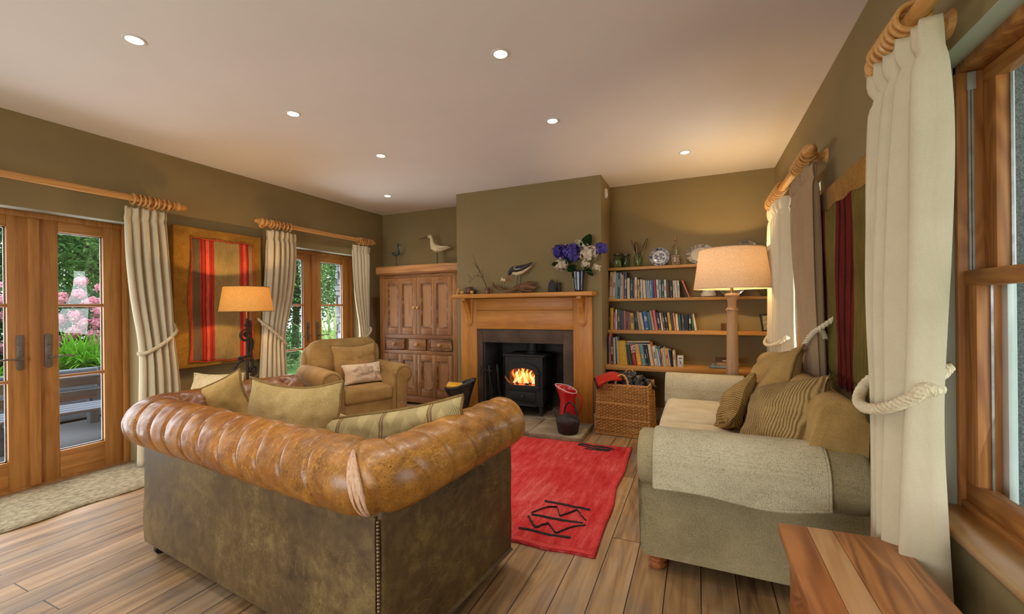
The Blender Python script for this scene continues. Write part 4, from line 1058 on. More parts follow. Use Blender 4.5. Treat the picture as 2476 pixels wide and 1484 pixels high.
# ------------------------------------------------------------------ fireplace, cabinet, tables, lamps, basket
M['slab'] = mat('riven_sandstone', s2l((170, 156, 124)), s2l((130, 118, 92)), 5, rough=.7, bmp=.35, bscale=18, c3=s2l((150, 140, 116)))
M['lintel'] = mat('brown_stone_lintel', s2l((104, 84, 66)), s2l((66, 54, 44)), 4, rough=.85, bmp=.3, bscale=26)
t = T('hearth_slab', 'low riven sandstone hearth slab in front of the stove', 'hearth', (-1.75, 4.0, 0))
def slab(x0, x1, y0, y1, seed):
    b = MB(); n = 40
    b.box((x0, y0, 0), (x1, y1, .055), .008); return b
for x0, x1, y0, y1 in ((-2.62, -2.10, 3.83, 4.25), (-2.095, -1.50, 3.79, 4.25), (-1.495, -.985, 3.745, 4.25), (OX0 + .013, OX1 - .013, 4.253, YB - .031)):
    b = slab(x0, x1, y0, y1, 1)
    bm = bmesh.new(); me = bpy.data.meshes.new('x'); me.from_pydata(b.v, [], b.f); bm.from_mesh(me)
    bmesh.ops.subdivide_edges(bm, edges=bm.edges[:], cuts=6, use_grid_fill=True)
    for v in bm.verts:
        e = noise.noise(Vector((v.co.x * 7, v.co.y * 7, v.co.z * 20)))
        v.co.z = max(0, v.co.z + .003 * e * (v.co.z > .02)); 
        if v.co.y < 4.0: v.co.y += .010 * noise.noise(Vector((v.co.x * 14, v.co.z * 40, 2)))
    P('flagstone', MB().bm(bm), M['slab'], t, world=True, smooth=30); bpy.data.meshes.remove(me)
# wooden surround
t = T('fireplace_surround', 'golden pine fireplace surround with bracketed mantel shelf', 'fireplace surround', (-1.78, 4.34, 0))
SY0, SY1 = 4.318, 4.361
P('jamb', MB().box((-2.562, SY0, .0), (-2.352, SY1, 1.345), .004), M['mantel_z'], t, world=True)
P('jamb', MB().box((-1.203, SY0, .0), (-1.003, SY1, 1.345), .004), M['mantel_z'], t, world=True)
P('frieze', MB().box((-2.352, SY0, 1.0), (-1.203, SY1, 1.21), .003), M['mantel_x'], t, world=True)
P('frieze_board', MB().box((-2.352, SY0 - .004, 1.212), (-1.203, SY1, 1.345), .003), M['mantel_x'], t, world=True)
P('mantel_shelf', MB().box((-2.575, 4.135, 1.35), (-.958, CHY, 1.397), .012, 3), M['mantel_x'], t, world=True)
def corbel(x):
    pf = [(SY0 + .001, 1.349), (4.165, 1.349), (4.165, 1.325)]
    for k in range(1, 9): a = PI / 2 * k / 8; pf.append((4.165 + .075 * math.sin(a), 1.325 - .075 * (1 - math.cos(a))))
    for k in range(1, 11): f = k / 10; pf.append((4.24 + .02 * math.sin(f * PI) + .055 * f, 1.25 - .19 * f))
    pf += [(4.302, 1.045), (SY0 + .001, 1.04)]
    P('corbel', MB().prism(pf, x - .024, x + .024, 'x', bev=.004), M['mantel_z'], t, world=True)
    bp = [(x - .055, 1.349)] + [(x - .055 + .012 * k / 6, 1.349 - .24 * k / 6) for k in range(1, 7)] + [(x + .043 * math.cos(a), 1.09 + .055 * math.sin(a)) for a in [PI + PI * k / 10 for k in range(11)]] + [(x + .055 - .012 * k / 6, 1.349 - .24 * k / 6) for k in range(6, -1, -1)]
    P('corbel_back', MB().prism(bp, SY0 - .016, SY0, 'y', bev=.003), M['mantel_z'], t, world=True)
corbel(-2.445); corbel(-1.10)
# stone lining of the opening
t = T('fireplace_stone_frame', 'dark brown stone frame lining the fireplace inside the pine surround', 'fireplace frame', (-1.78, 4.37, 0))
b = MB()
b.box((-2.352, 4.335, .057), (OX0, 4.50, .998), .004); b.box((OX1, 4.335, .057), (-1.203, 4.50, .998), .004); b.box((OX0, 4.335, OZ - .01), (OX1, 4.50, .998), .004)
P('stone', b, M['lintel'], t, world=True)
# stove
t = T('wood_stove', 'black cast iron stove with a burning fire behind its arched glass door', 'stove', (-1.765, 4.31, .055))
sx0, sx1, sy, sz0, sz1 = -1.985, -1.545, 4.30, .16, .70
sm = M['stove']
b = MB()
b.box((sx0, sy + .02, sz0), (sx0 + .02, sy + .36, sz1), .004); b.box((sx1 - .02, sy + .02, sz0), (sx1, sy + .36, sz1), .004)
b.box((sx0, sy + .34, sz0), (sx1, sy + .36, sz1)); b.box((sx0, sy + .02, sz0), (sx1, sy + .36, sz0 + .02)); b.box((sx0, sy + .02, .355), (sx1, sy + .34, .365))
P('body', b, sm, t, world=True)
P('top_plate', MB().box((sx0 - .025, sy - .01, sz1), (sx1 + .025, sy + .39, sz1 + .022), .008), sm, t, world=True)
P('flue', MB().lathe([(.075, 0), (.075, .02), (.062, .025), (.062, .14)], 24, ((sx0 + sx1) / 2 + .02, sy + .24, sz1 + .02)), sm, t, world=True)
cxs = (sx0 + sx1) / 2 - .01
def arch(hw, zb, zs, zt, n=14): return [(cxs - hw, zb), (cxs + hw, zb)] + [(cxs + hw * math.cos(PI * k / n), zs + (zt - zs) * math.sin(PI * k / n)) for k in range(n + 1)]
# front plate with an arched hole: strip between two outlines
def ring_plate(name, oo, ii, y0, y1, parent):
    b = MB(); n = len(oo)
    b.add([(p[0], y0, p[1]) for p in oo] + [(p[0], y0, p[1]) for p in ii] + [(p[0], y1, p[1]) for p in oo] + [(p[0], y1, p[1]) for p in ii],
          [f for k in range(n) for f in ((k, (k + 1) % n, n + (k + 1) % n, n + k), (2 * n + k, 3 * n + k, 3 * n + (k + 1) % n, 2 * n + (k + 1) % n), (k, 2 * n + k, 2 * n + (k + 1) % n, (k + 1) % n), (n + k, n + (k + 1) % n, 3 * n + (k + 1) % n, 3 * n + k))])
    return P(name, b, sm, parent, world=True, smooth=30)
hole = arch(.148, .385, .52, .575); out_ = arch(.19, .345, .545, .635)
fr_ = [(sx0, .16), (sx1, .16)] + [(sx1 + (sx0 - sx1) * k / 14, sz1) for k in range(15)]
ring_plate('front_plate', fr_, arch(.175, .36, .53, .60), sy + .005, sy + .02, t)
d = ring_plate('door', out_, hole, sy - .016, sy + .006, t)
mb = MB(); mb.prism(arch(.148, .385, .52, .575), sy - .003, sy - .001, 'y'); P('door_glass', mb, M['pane'], d, world=True, smooth=0)
mb = MB(); mb.tube([(cxs + .15, sy - .02, .52), (cxs + .215, sy - .02, .52)], .008, 8); mb.tube([(cxs + .15, sy - .02, .37), (cxs + .215, sy - .02, .37)], .008, 8); P('hinge', mb, sm, d, world=True)
mb = MB(); mb.tube([(cxs - .20, sy - .015, .49), (cxs - .185, sy - .05, .485), (cxs - .18, sy - .055, .48)], .006, 8); P('latch', mb, M['brass'], d, world=True)
mb = MB(); mb.tube([(cxs - .19, sy - .052, .482), (cxs - .165, sy - .056, .45), (cxs - .135, sy - .05, .41)], [.008, .0095, .008], 10); P('handle', mb, M['foot'], d, world=True, label='brown wooden handle')
o = P('ash_door', MB().box((cxs - .15, sy - .008, .215), (cxs + .15, sy + .012, .315), .006), sm, t, world=True)
P('knob', MB().tube([(cxs, sy - .006, .265), (cxs, sy - .02, .265), (cxs, sy - .022, .265)], [.026, .024, .01], 18), sm, o, world=True)
P('knob_cap', MB().ball((cxs, sy - .025, .265), .007, 10, 6), M['steel'], o, world=True)
P('ash_lip', MB().prism([(cxs - .17, .17), (cxs + .17, .17), (cxs + .15, .192), (cxs - .15, .192)], sy - .06, sy + .01, 'y', bev=.004), sm, t, world=True)
for x in (sx0 + .03, sx1 - .03):
    for y in (sy + .035, sy + .325): P('leg', MB().tube([(x, y, .055), (x, y, .068), (x, y, .165)], [.024, .018, .028], 12), sm, t, world=True)
P('riddling_knob', MB().tube([(cxs - .04, sy - .07, .135), (cxs - .04, sy + .06, .14)], .005, 8).ball((cxs - .04, sy - .072, .135), .009, 10, 6), M['brass'], t, world=True)
M['brickf'] = mat('fire_brick', s2l((150, 96, 60)), s2l((104, 60, 38)), 8, rough=1)
P('fire_bricks', MB().box((sx0 + .025, sy + .30, .365), (sx1 - .025, sy + .335, .66)).box((sx0 + .022, sy + .04, .365), (sx0 + .045, sy + .3, .66)).box((sx1 - .045, sy + .04, .365), (sx1 - .022, sy + .3, .66)), M['brickf'], t, world=True, smooth=0)
M['flame'] = emis('orange_flame', (.85, .17, .02), .8, (1, .36, .06), 30); M['flame2'] = emis('yellow_flame', (1, .5, .12), 1.05, (1, .75, .4), 40); M['ember'] = emis('glowing_embers', (.75, .10, .02), .9, (1, .25, .04), 40)
M['log'] = mat('charred_log', (.05, .03, .02), (.12, .07, .04), 20, rough=1, bmp=.5)
def log(a, b_, r, l):
    o_ = P('burning_log', MB().tube([a, Vector(a).lerp(Vector(b_), .5) + Vector((0, 0, .006)), b_], r, 10), M['log']); tag(o_, l, 'log', 'logs in the stove'); return o_
log((cxs - .13, sy + .12, .392), (cxs + .12, sy + .14, .395), .026, 'charred log lying lowest across the front of the stove fire'); log((cxs - .10, sy + .22, .395), (cxs + .14, sy + .18, .40), .028, 'charred log at the back of the stove fire'); log((cxs - .02, sy + .09, .43), (cxs + .06, sy + .25, .44), .024, 'charred log lying crosswise on top of the stove fire')
f = T('fire', 'orange and yellow flames burning behind the stove glass', 'fire', (cxs, sy + .17, .37))
def flame(x, y, z, h, w, lean, mb, seed):
    G = []
    for k in range(9):
        s = k / 8; r = w * (math.sin(PI * min(1, s * .82 + .18)) ** .8) * (1 - s * .55) + .001
        c = (x + lean * s * s + .014 * math.sin(s * 7 + seed), y + .01 * math.sin(s * 5 + seed), z + h * s)
        G.append([(c[0] + r * math.cos(2 * PI * q / 9), c[1] + r * .6 * math.sin(2 * PI * q / 9), c[2]) for q in range(9)])
    mb.grid(G, cv=True)
mb = MB(); mb2 = MB()
for k in range(11):
    x = cxs - .125 + .025 * k; flame(x, sy + .075 + rng.uniform(-.025, .025), .40, rng.uniform(.10, .18), .026, rng.uniform(-.03, .03), mb, k)
for x, h in ((-.085, .13), (-.06, .16), (-.035, .13), (.0, .17), (.02, .12), (.075, .15), (.09, .11)): flame(cxs + x * 1.25, sy + .045, .40, h, .02, rng.uniform(-.02, .03), mb2, x * 90)
P('outer_flames', mb, M['flame'], f, world=True, smooth=180, kind='stuff'); P('inner_flames', mb2, M['flame2'], f, world=True, smooth=180, kind='stuff')
mb = MB()
for k in range(40): mb.ball((cxs + rng.uniform(-.14, .14), sy + rng.uniform(.05, .27), .375), rng.uniform(.008, .016), 6, 5)
P('embers', mb, M['ember'], f, world=True, kind='stuff')
# fireside tools
t = T('fireside_tool_stand', 'black iron stand leaning in the fireplace corner for the fire tools', 'tool stand', (-2.23, 4.29, .055))
mb = MB(); mb.tube([(-.0, 0, .01), (0, 0, .50)], .008, 8); mb.tube([(-.08, 0, .47), (.08, 0, .47)], .006, 8); mb.tube([(0, -.05, .47), (0, .05, .47)], .006, 8)
for k in range(3): a = k * 2.1 + .4; mb.tube([(0, 0, .03), (.07 * math.cos(a), .04 * math.sin(a), .03), (.11 * math.cos(a), .06 * math.sin(a), .0)], .009, 8)
P('stand', mb, M['iron'], t)
def tool(name, label, x, y, lean, kind):
    t = T(name, label, 'fire tool', (x, y, .055))
    tip = {'poker': .04, 'shovel': .02, 'brush': .03, 'tongs': .04}[kind]
    def at(z): return (lean * z, 0, z)
    P('handle', MB().tube([at(.42), at(.47), at(.53)], [.009, .013, .010], 10), M['iron'], t)
    P('shaft', MB().tube([at(tip), at(.43)], .005, 8), M['iron'], t)
    if kind == 'poker': P('hook', MB().tube([at(.1), (lean * .1 + .03, 0, .08), (lean * .1 + .04, 0, .11)], .005, 6), M['iron'], t)
    if kind == 'shovel': P('blade', MB().grid([[(-.04, 0, .0), (-.045, -.012, .07), (-.02, -.004, .13)], [(0, .012, .0), (0, .01, .07), (0, .006, .13)], [(.04, 0, 0), (.045, -.012, .07), (.02, -.004, .13)]]), M['iron'], t, solid=.003)
    if kind == 'brush': P('bristles', MB().lathe([(.034, 0), (.04, .02), (.03, .1), (.016, .14)], 14), M['iron'], t)
    if kind == 'tongs': P('arm', MB().tube([at(.43), (.02, .0, .25), (.012, 0, .05)], .005, 6), M['iron'], t)
tool('fire_poker', 'black poker leaning at the left of the fireplace, nearest the pine jamb', -2.27, 4.27, -.02, 'poker')
tool('fire_tongs', 'black iron tongs hanging beside the tool stand', -2.17, 4.30, -.03, 'tongs')
tool('fire_brush', 'black fire brush leaning closest to the stove', -2.06, 4.36, -.10, 'brush')
tool('fire_shovel', 'small black ash shovel leaning behind the fire tools', -2.12, 4.42, -.05, 'shovel')
# coal scuttle
M['scut'] = mat('dented_black_metal', (.03, .03, .032), (.09, .088, .085), 7, rough=.32, metal=.8, bmp=.15)
t = T('coal_scuttle', 'dented black metal coal scuttle on the left of the hearth', 'coal scuttle', (-2.41, 4.03, .055), R(25)); t.scale = (.82, .82, .82)
G = []
for k in range(13):
    s = k / 12; z = .05 + .36 * s; r = .085 + .045 * s + .02 * s * s; row = []
    for q in range(28):
        a = 2 * PI * q / 28; lip = s ** 2 * (.075 * max(0, math.cos(a)) ** .8 + .02)
        row.append((r * 1.15 * math.cos(a) + s * s * .05 * math.cos(a), r * math.sin(a), z + lip - .06 * s ** 2 * max(0, -math.cos(a))))
    G.append(row)
P('bucket', MB().grid(G, cv=True), M['scut'], t, smooth=180, solid=.003)
P('foot_ring', MB().lathe([(.10, 0), (.105, .012), (.085, .05), (.088, .07)], 26), M['scut'], t)
mb = MB(); mb.tube([(-.02, s_ * .0 + .14 * math.cos(a), .33 + .12 * math.sin(a)) for s_ in (1,) for a in [PI * k / 16 for k in range(17)]], .006, 8, M=Matrix.Translation((-.08, 0, .02)) @ Matrix.Rotation(R(-58), 4, 'Y') @ Matrix.Translation((-.0, 0, -.25))); P('bail_handle', mb, M['scut'], t)
M['fl_blue'] = mat('blue_card', s2l((54, 44, 140)), s2l((44, 36, 120)), 12, rough=.5); M['fl_yel'] = mat('yellow_card', s2l((236, 186, 30)), s2l((232, 150, 20)), 12, rough=.5)
t = T('firelighter_box', 'small blue and yellow card box lying in the coal scuttle', 'box', (-2.45, 3.985, .36), (R(22), R(4), R(15)))
P('carton', MB().box((-.085, -.05, 0), (.085, .05, .055), .002), M['fl_blue'], t); P('label_band', MB().box((-.08, -.0508, .034), (.08, .04, .0562), .001), M['fl_yel'], t)
P('printed_flame', MB().tube([(.02, -.0512, .008), (.012, -.0512, .017), (.022, -.0512, .027)], .0035, 6), M['white'], t)
# red jug and kettle
M['enamel'] = mat('red_enamel', s2l((200, 26, 34)), s2l((184, 20, 28)), 6, rough=.25, coat=.5); M['enamel_w'] = mat('white_enamel_rim', s2l((232, 222, 214)), s2l((222, 210, 200)), 9, rough=.3)
t = T('enamel_jug', 'tall red enamel jug with a white rim standing behind the kettle', 'jug', (-1.215, 4.13, .057), R(-10))
G = []
for k in range(14):
    s = k / 13; z = .36 * s; r = [.078, .084, .086, .085, .083, .081, .079, .077, .076, .076, .078, .082, .087, .092][k]; row = []
    for q in range(30):
        a = 2 * PI * q / 30; sp = max(0, -math.cos(a)) ** 3 * max(0, s - .7) * .16; row.append(((r + sp) * math.cos(a) , r * math.sin(a), z + max(0, s - .78) * .16 * -math.cos(a)))
    G.append(row)
P('body', MB().grid(G, cv=True).lathe([(0, .002), (.078, .002)], 30), M['enamel'], t, smooth=180, solid=.002)
P('rim', MB().tube(G[-1], .004, 6, closed=True), M['enamel_w'], t)
P('handle', MB().tube([(.086, 0, .30), (.13, 0, .31), (.155, 0, .27), (.145, 0, .18), (.11, 0, .11), (.083, 0, .09)], [.010, .011, .011, .010, .009, .008], 10, flat=.55), M['enamel'], t)
M['cast'] = mat('rusty_cast_iron', s2l((62, 52, 48)), s2l((40, 34, 33)), 16, rough=.7, bmp=.3, metal=.3)
t = T('cast_iron_kettle', 'dark cast iron kettle at the front right of the hearth slab', 'kettle', (-1.135, 3.86, .056), R(-20))
P('body', MB().lathe([(0, 0), (.085, 0), (.095, .012), (.112, .10), (.114, .125), (.10, .145), (.066, .162), (.05, .165)], 32), M['cast'], t)
o = P('lid', MB().lathe([(.056, .163), (.054, .168), (.03, .178), (0, .182)], 26), M['cast'], t); P('lid_knob', MB().lathe([(.006, .18), (.006, .186), (.012, .192), (.008, .199), (0, .2)], 12), M['cast'], o)
P('spout', MB().tube([(-.085, 0, .11), (-.13, 0, .14), (-.15, 0, .18), (-.165, 0, .20)], [.028, .021, .016, .015], 12), M['cast'], t)
P('handle', MB().tube([(.072 * math.cos(a), 0, .175 + .115 * math.sin(a)) for a in [-.12 + (PI + .24) * k / 20 for k in range(21)]], .009, 10, M=Matrix.Translation((.03, 0, 0))), M['cast'], t)
# ---------------- pine cabinet
t = T('pine_cabinet', 'tall old pine press cupboard with panelled doors and three drawers', 'cabinet', (-3.33, 4.68, 0))
cx0, cx1, cy0, cy1 = -3.905, -2.70, 4.47, 4.865
b = MB(); b.box((cx0, cy0 + .02, .06), (cx0 + .03, cy1, 1.68)); b.box((cx1 - .03, cy0 + .02, .06), (cx1, cy1, 1.68)); b.box((cx0, cy1 - .02, .06), (cx1, cy1, 1.68)); b.box((cx0 + .03, cy0 + .022, .06), (cx1 - .03, cy1 - .02, .09)); b.box((cx0 + .03, cy0 + .03, .09), (cx1 - .03, cy0 + .04, 1.66))
P('carcass', b, M['cab_z'], t, world=True, smooth=0)
P('stile', MB().box((cx0, cy0, .06), (cx0 + .075, cy0 + .03, 1.68), .003), M['cab_z'], t, world=True); P('stile', MB().box((cx1 - .075, cy0, .06), (cx1, cy0 + .03, 1.68), .003), M['cab_z'], t, world=True)
for z0, z1 in ((.03, .115), (.655, .70), (.855, .905), (1.64, 1.68)): P('rail', MB().box((cx0 + .075, cy0 + .002, z0), (cx1 - .075, cy0 + .03, z1), .003), M['cab_x'], t, world=True)
o = P('cornice', MB().prism([(cy0 + .01, 1.68), (cy0 - .012, 1.69), (cy0 - .02, 1.705), (cy0 - .032, 1.71), (cy0 - .032, 1.795), (cy0 - .02, 1.80), (cy1, 1.80), (cy1, 1.68)], cx0 - .035, cx1 + .028, 'x', bev=.003), wood('cornice_pine', s2l((198, 142, 84)), s2l((146, 92, 48)), 'x', 16, ring=.9), t, world=True)
b = MB()
for x0 in (cx0, cx1 - .08): b.box((x0, cy0 + .005, 0), (x0 + .08, cy1 - .02, .062))
P('plinth_foot', b, M['cab_z'], t, world=True, smooth=0)
def panel_door(x0, x1, z0, z1, knob):
    st = .062; y0, y1 = cy0 - .004, cy0 + .022; b = MB()
    xm = (x0 + x1) / 2
    for a, c in ((x0, x0 + st), (xm - .034, xm + .034), (x1 - st, x1)): b.box((a, y0, z0), (c, y1, z1), .002)
    d = P('door', b, M['cab_z'], t, world=True)
    b = MB()
    for a, c in ((x0 + st, xm - .034), (xm + .034, x1 - st)):
        for qa, qb in ((z0, z0 + .085), (z1 - .075, z1)): P('rail', MB().box((a, y0, qa), (c, y1, qb), .002), M['cab_x'], d, world=True)
    for a, c in ((x0 + st, xm - .034), (xm + .034, x1 - st)):
        P('panel', MB().box((a, y0 + .014, z0 + .085), (c, y0 + .02, z1 - .075)), M['cab_panel'], d, world=True, smooth=0)
        m_ = MB(); w = .014
        for q0, q1 in (((a, z0 + .085), (c, z0 + .085 + w)), ((a, z1 - .075 - w), (c, z1 - .075))): m_.box((q0[0], y0 + .002, q0[1]), (q1[0], y0 + .016, q1[1]), .004)
        for q in (a, c - w): m_.box((q, y0 + .004, z0 + .085), (q + w, y0 + .016, z1 - .075), .004)
        P('moulding', m_, M['chip'], d, world=True)
    if knob: P('knob', MB().lathe([(.010, 0), (.009, .012), (.020, .022), (.020, .032), (.010, .04), (0, .041)], 16, M=Matrix.Translation((knob, y0, (z0 + z1) / 2 - .02)) @ Matrix.Rotation(PI / 2, 4, 'X')), M['pole'], d, world=True)
xm = (cx0 + cx1) / 2
panel_door(cx0 + .077, xm - .002, .907, 1.638, xm - .03); panel_door(xm + .002, cx1 - .077, .907, 1.638, xm + .03)
panel_door(cx0 + .077, xm - .002, .117, .653, None); panel_door(xm + .002, cx1 - .077, .117, .653, None)
for a, c in ((cx0 + .085, cx0 + .40), (xm - .13, xm + .13), (cx1 - .42, cx1 - .085)):
    d = P('drawer', MB().box((a, cy0 - .004, .708), (c, cy0 + .02, .848), .003), M['cab_x'], t, world=True)
    m_ = MB()
    if abs((a + c) / 2 - xm) > .1:
        for z in (.708, .832): m_.box((a, cy0 - .010, z), (c, cy0 - .002, z + .016), .004)
        for x in (a, c - .016): m_.box((x, cy0 - .010, .708), (x + .016, cy0 - .002, .848), .004)
    else:
        for x in (a, c - .014):
            for k in range(4): m_.prism([(x, .716 + k * .034), (x + .014, .720 + k * .034), (x + .014, .730 + k * .034), (x, .734 + k * .034)], cy0 - .0052, cy0 - .003, 'y')
    P('beading', m_, M['chip'] if abs((a + c) / 2 - xm) > .1 else M['cab_z'], d, world=True)
    P('knob', MB().lathe([(.010, 0), (.009, .01), (.022, .02), (.022, .03), (.01, .038), (0, .039)], 16, M=Matrix.Translation(((a + c) / 2, cy0 - .004, .778)) @ Matrix.Rotation(PI / 2, 4, 'X')), M['pole'], d, world=True)
# ---------------- wicker log basket
M['wick'] = wood('honey_wicker', s2l((216, 164, 92)), s2l((172, 116, 56)), 'x', 60, rough=.5, bmp=.2)
M['dk_in'] = mat('dark_basket_inside', s2l((70, 46, 24)), s2l((50, 32, 18)), 20, rough=1)
t = T('wicker_basket', 'square honey coloured wicker basket full of coal under the bottom shelf', 'basket', (-.665, 4.30, 0), R(-3))
bw, bd, bh = .255, .20, .50
def per(z):
    k = 1 - .10 * (z / bh) * -1 - .10; return bw * (1 - .07 * z / bh), bd * (1 - .05 * z / bh)
mb = MB(); rows = 33
def perim(z, n_side=(13, 9), amp=0, phase=0):
    hx, hy = per(z); pts = []; idx = 0
    seq = [(-hx, -hy, hx, -hy, n_side[0]), (hx, -hy, hx, hy, n_side[1]), (hx, hy, -hx, hy, n_side[0]), (-hx, hy, -hx, -hy, n_side[1])]
    for x0, y0, x1, y1, n in seq:
        nx, ny = (y1 - y0), -(x1 - x0); l = math.hypot(nx, ny); nx, ny = nx / l, ny / l
        for k in range(n * 2):
            f = k / (n * 2); a = amp * math.cos(PI * (k / 1.0) + phase) if k % 2 == 0 or True else 0
            pts.append((x0 + (x1 - x0) * f + nx * a, y0 + (y1 - y0) * f + ny * a, z))
    return pts
for r_ in range(rows):
    z = .028 + (bh - .05) * r_ / (rows - 1)
    if .16 < z < .175 or .30 < z < .318: continue
    mb.tube(perim(z, (9, 7), .0085, PI * r_), .0062, 6, closed=True)
P('weave', mb, M['wick'], t)
mb = MB()
for z in (.012, .165, .31, bh - .012): 
    for off in (0, PI): mb.tube([(p[0] * 1.012, p[1] * 1.015, z + .005 * math.sin(k * .9 + off)) for k, p in enumerate(perim(z, (20, 16)))], .007, 6, closed=True)
P('border', mb, M['wick'], t)
mb = MB()
for p in perim(0, (9, 7)):
    hx, hy = per(bh); mb.tube([(p[0], p[1], .0), (p[0] * .93, p[1] * .95, bh)], .0045, 6)
P('stake', mb, M['wick'], t, kind='stuff')
for s in (-1, 1):
    q = MB()
    for k3 in range(3):
        q.tube([(-.0 + .062 * math.cos(a) + .0055 * math.cos(a * 9 + k3 * 2.1), s * (bd * .95) + .0055 * math.sin(a * 9 + k3 * 2.1) * 1, bh - .04 + .13 * math.sin(a)) for a in [PI * k / 40 for k in range(41)]], .006, 6)
    P('handle', q, M['wick'], t)
P('lining', MB().box((-bw * .86, -bd * .84, .01), (bw * .86, bd * .84, .40)), M['dk_in'], t)
M['coal'] = mat('black_coal', (.018, .017, .017), (.05, .045, .042), 9, rough=.38, bmp=.6, bscale=25)
lumps = []
for k in range(46):
    a = rng.uniform(0, 2 * PI); q = math.sqrt(rng.random()); x, y = -.62 + .205 * q * math.cos(a) * 1.0, 4.30 + .155 * q * math.sin(a)
    z = .43 + .13 * (1 - q * q) * rng.uniform(.5, 1) + .02
    o = P('coal_lump', MB().ball((0, 0, 0), (rng.uniform(.028, .05), rng.uniform(.026, .045), rng.uniform(.022, .038)), 9, 6, .75, 1.6, k), M['coal'], smooth=20); o.location = (x, y, z); o.rotation_euler = (rng.random() * 3, rng.random() * 3, rng.random() * 3)
    tag(o, 'black coal lump heaped in the wicker basket', 'coal', 'coal lumps in the wicker basket')
M['redcloth'] = fabric('red_felt', s2l((190, 50, 32)), s2l((150, 32, 22)), 500, .3, 9); M['redcloth2'] = fabric('dark_glove_lining', s2l((60, 26, 24)), s2l((40, 18, 18)), 400, .3, 9)
t = T('fire_glove', 'red felt fire glove lying over the left corner of the coal basket', 'glove', (-.80, 4.16, .50), (R(10), R(-10), R(20))); G = []
for i in range(14):
    u = i / 13; G.append([(-.13 + .24 * u, .11 * math.sin(2 * PI * k / 20) * (1 - .15 * u) , .035 + (.030 * math.cos(2 * PI * k / 20) if u < .9 else .02 * math.cos(2 * PI * k / 20)) + .045 * math.sin(u * 2.6) - .02 + .008 * math.sin(k * .9 + u * 5)) for k in range(20)])
P('glove_body', MB().grid(G, cv=True), M['redcloth'], t, smooth=180, solid=.005); P('glove_edge', MB().tube(G[0], .006, 6, closed=True), M['redcloth2'], t)
# ---------------- coffee table (near right), side table, lamps
t = T('wooden_side_table', 'worn reddish wooden side table with a pale middle plank at the lower right corner', 'table', (.41, 1.2, 0))
TZ = .50
tw = {'a': wood('table_plank_red', s2l((178, 112, 60)), s2l((116, 62, 30)), 'y', 18, rough=.4, ring=1.0, c0=s2l((154, 90, 46))), 'b': wood('table_plank_pale', s2l((200, 156, 108)), s2l((164, 114, 68)), 'y', 12, rough=.38, ring=.7, c0=s2l((184, 136, 90))), 'c': wood('table_plank_brown', s2l((182, 122, 68)), s2l((118, 70, 36)), 'y', 16, rough=.4, ring=1.2, c0=s2l((156, 102, 56)))}
def plank(poly, m): P('plank', MB().prism(poly, TZ - .032, TZ, 'z', bev=.004), m, t, world=True)
plank([(.243, .62), (.3265, .62), (.3265, 1.699), (.25, 1.692), (.243, 1.685)], tw['a']); plank([(.327, .62), (.4, .62), (.4, 1.703), (.327, 1.6993)], tw['b']); plank([(.4005, .62), (.578, .62), (.578, 1.66), (.55, 1.702), (.54, 1.708), (.4005, 1.7033)], tw['c'])
P('apron', MB().box((.285, .68, .40), (.54, 1.62, TZ - .032), .004), tw['a'], t, world=True)
for x in (.285, .54):
    for y in (.70, 1.60): s = 1 if x > .4 else -1; P('leg', MB().prism([(x - .018, y - .03), (x + .018, y - .03), (x + .018, y + .03), (x - .018, y + .03)], 0, TZ - .032, 'z', bev=.004), tw['a'], t, world=True)
t = T('lamp_table', 'small dark round table behind the left end of the leather sofa', 'table', (-3.68, 2.52, 0))
dk = wood('dark_table_wood', s2l((112, 66, 40)), s2l((66, 38, 24)), 'x', 20, rough=.3, coat=.3)
P('top', MB().lathe([(0, .525), (.28, .525), (.29, .535), (.29, .545), (.28, .552), (0, .552)], 36), dk, t); P('pillar', MB().lathe([(.05, .04), (.03, .1), (.022, .2), (.035, .3), (.02, .42), (.05, .525)], 20), dk, t)
for k in range(3): a = 2.1 * k + .5; P('foot', MB().tube([(0, 0, .12), (.12 * math.cos(a), .12 * math.sin(a), .09), (.24 * math.cos(a), .24 * math.sin(a), .018)], [.025, .02, .018], 8), dk, t)
t = T('leather_box', 'brown leather topped box on the lamp table below the iron lamp', 'box', (-3.52, 2.42, .553), R(-20))
P('lid', MB().box((-.12, -.09, .06), (.12, .09, .085), .01), M['leather'], t); P('body', MB().box((-.115, -.085, 0), (.115, .085, .06), .004), M['leather_d'], t)
t = T('blue_box', 'small bright blue box on the lamp table beside the curtain', 'box', (-3.60, 2.70, .553), R(25))
P('carton', MB().box((-.06, -.035, 0), (.06, .035, .03), .002), mat('bright_blue_card', s2l((50, 78, 190)), s2l((36, 58, 160)), 12, rough=.4), t); P('band', MB().box((-.061, -.0355, .008), (.061, .0355, .014)), M['fl_blue'], t)
def lampshade(t, r0, r1, z0, z1, m, trim):
    G = []
    for k in range(12):
        s = k / 11; r = r0 + (r1 - r0) * s; G.append([(r * math.cos(2 * PI * q / 64), r * math.sin(2 * PI * q / 64), z0 + (z1 - z0) * s) for q in range(64)])
    o = P('lamp_shade', MB().grid(G, cv=True), m, t, smooth=180)
    for r_, z_ in ((r0, z0), (r1, z1)): P('shade_rim', MB().torus((0, 0, z_), r_, .003, 'z', 64, 6), trim, o)
    sp = MB().torus((0, 0, z0 + .1), .02, .002, 'z', 16, 5)
    for k in range(3): a = k * 2.094; sp.tube([(.02 * math.cos(a), .02 * math.sin(a), z0 + .1), (r1 * math.cos(a), r1 * math.sin(a), z1 - .01)], .0018, 5)
    P('shade_carrier', sp, M['brass'], o)
def bulb(t, z): P('bulb', MB().ball((0, 0, z), (.028, .028, .036), 14, 10), M['lampbulb'], t)
M['lampbulb'] = emis('warm_bulb', (1, .72, .4), 8)
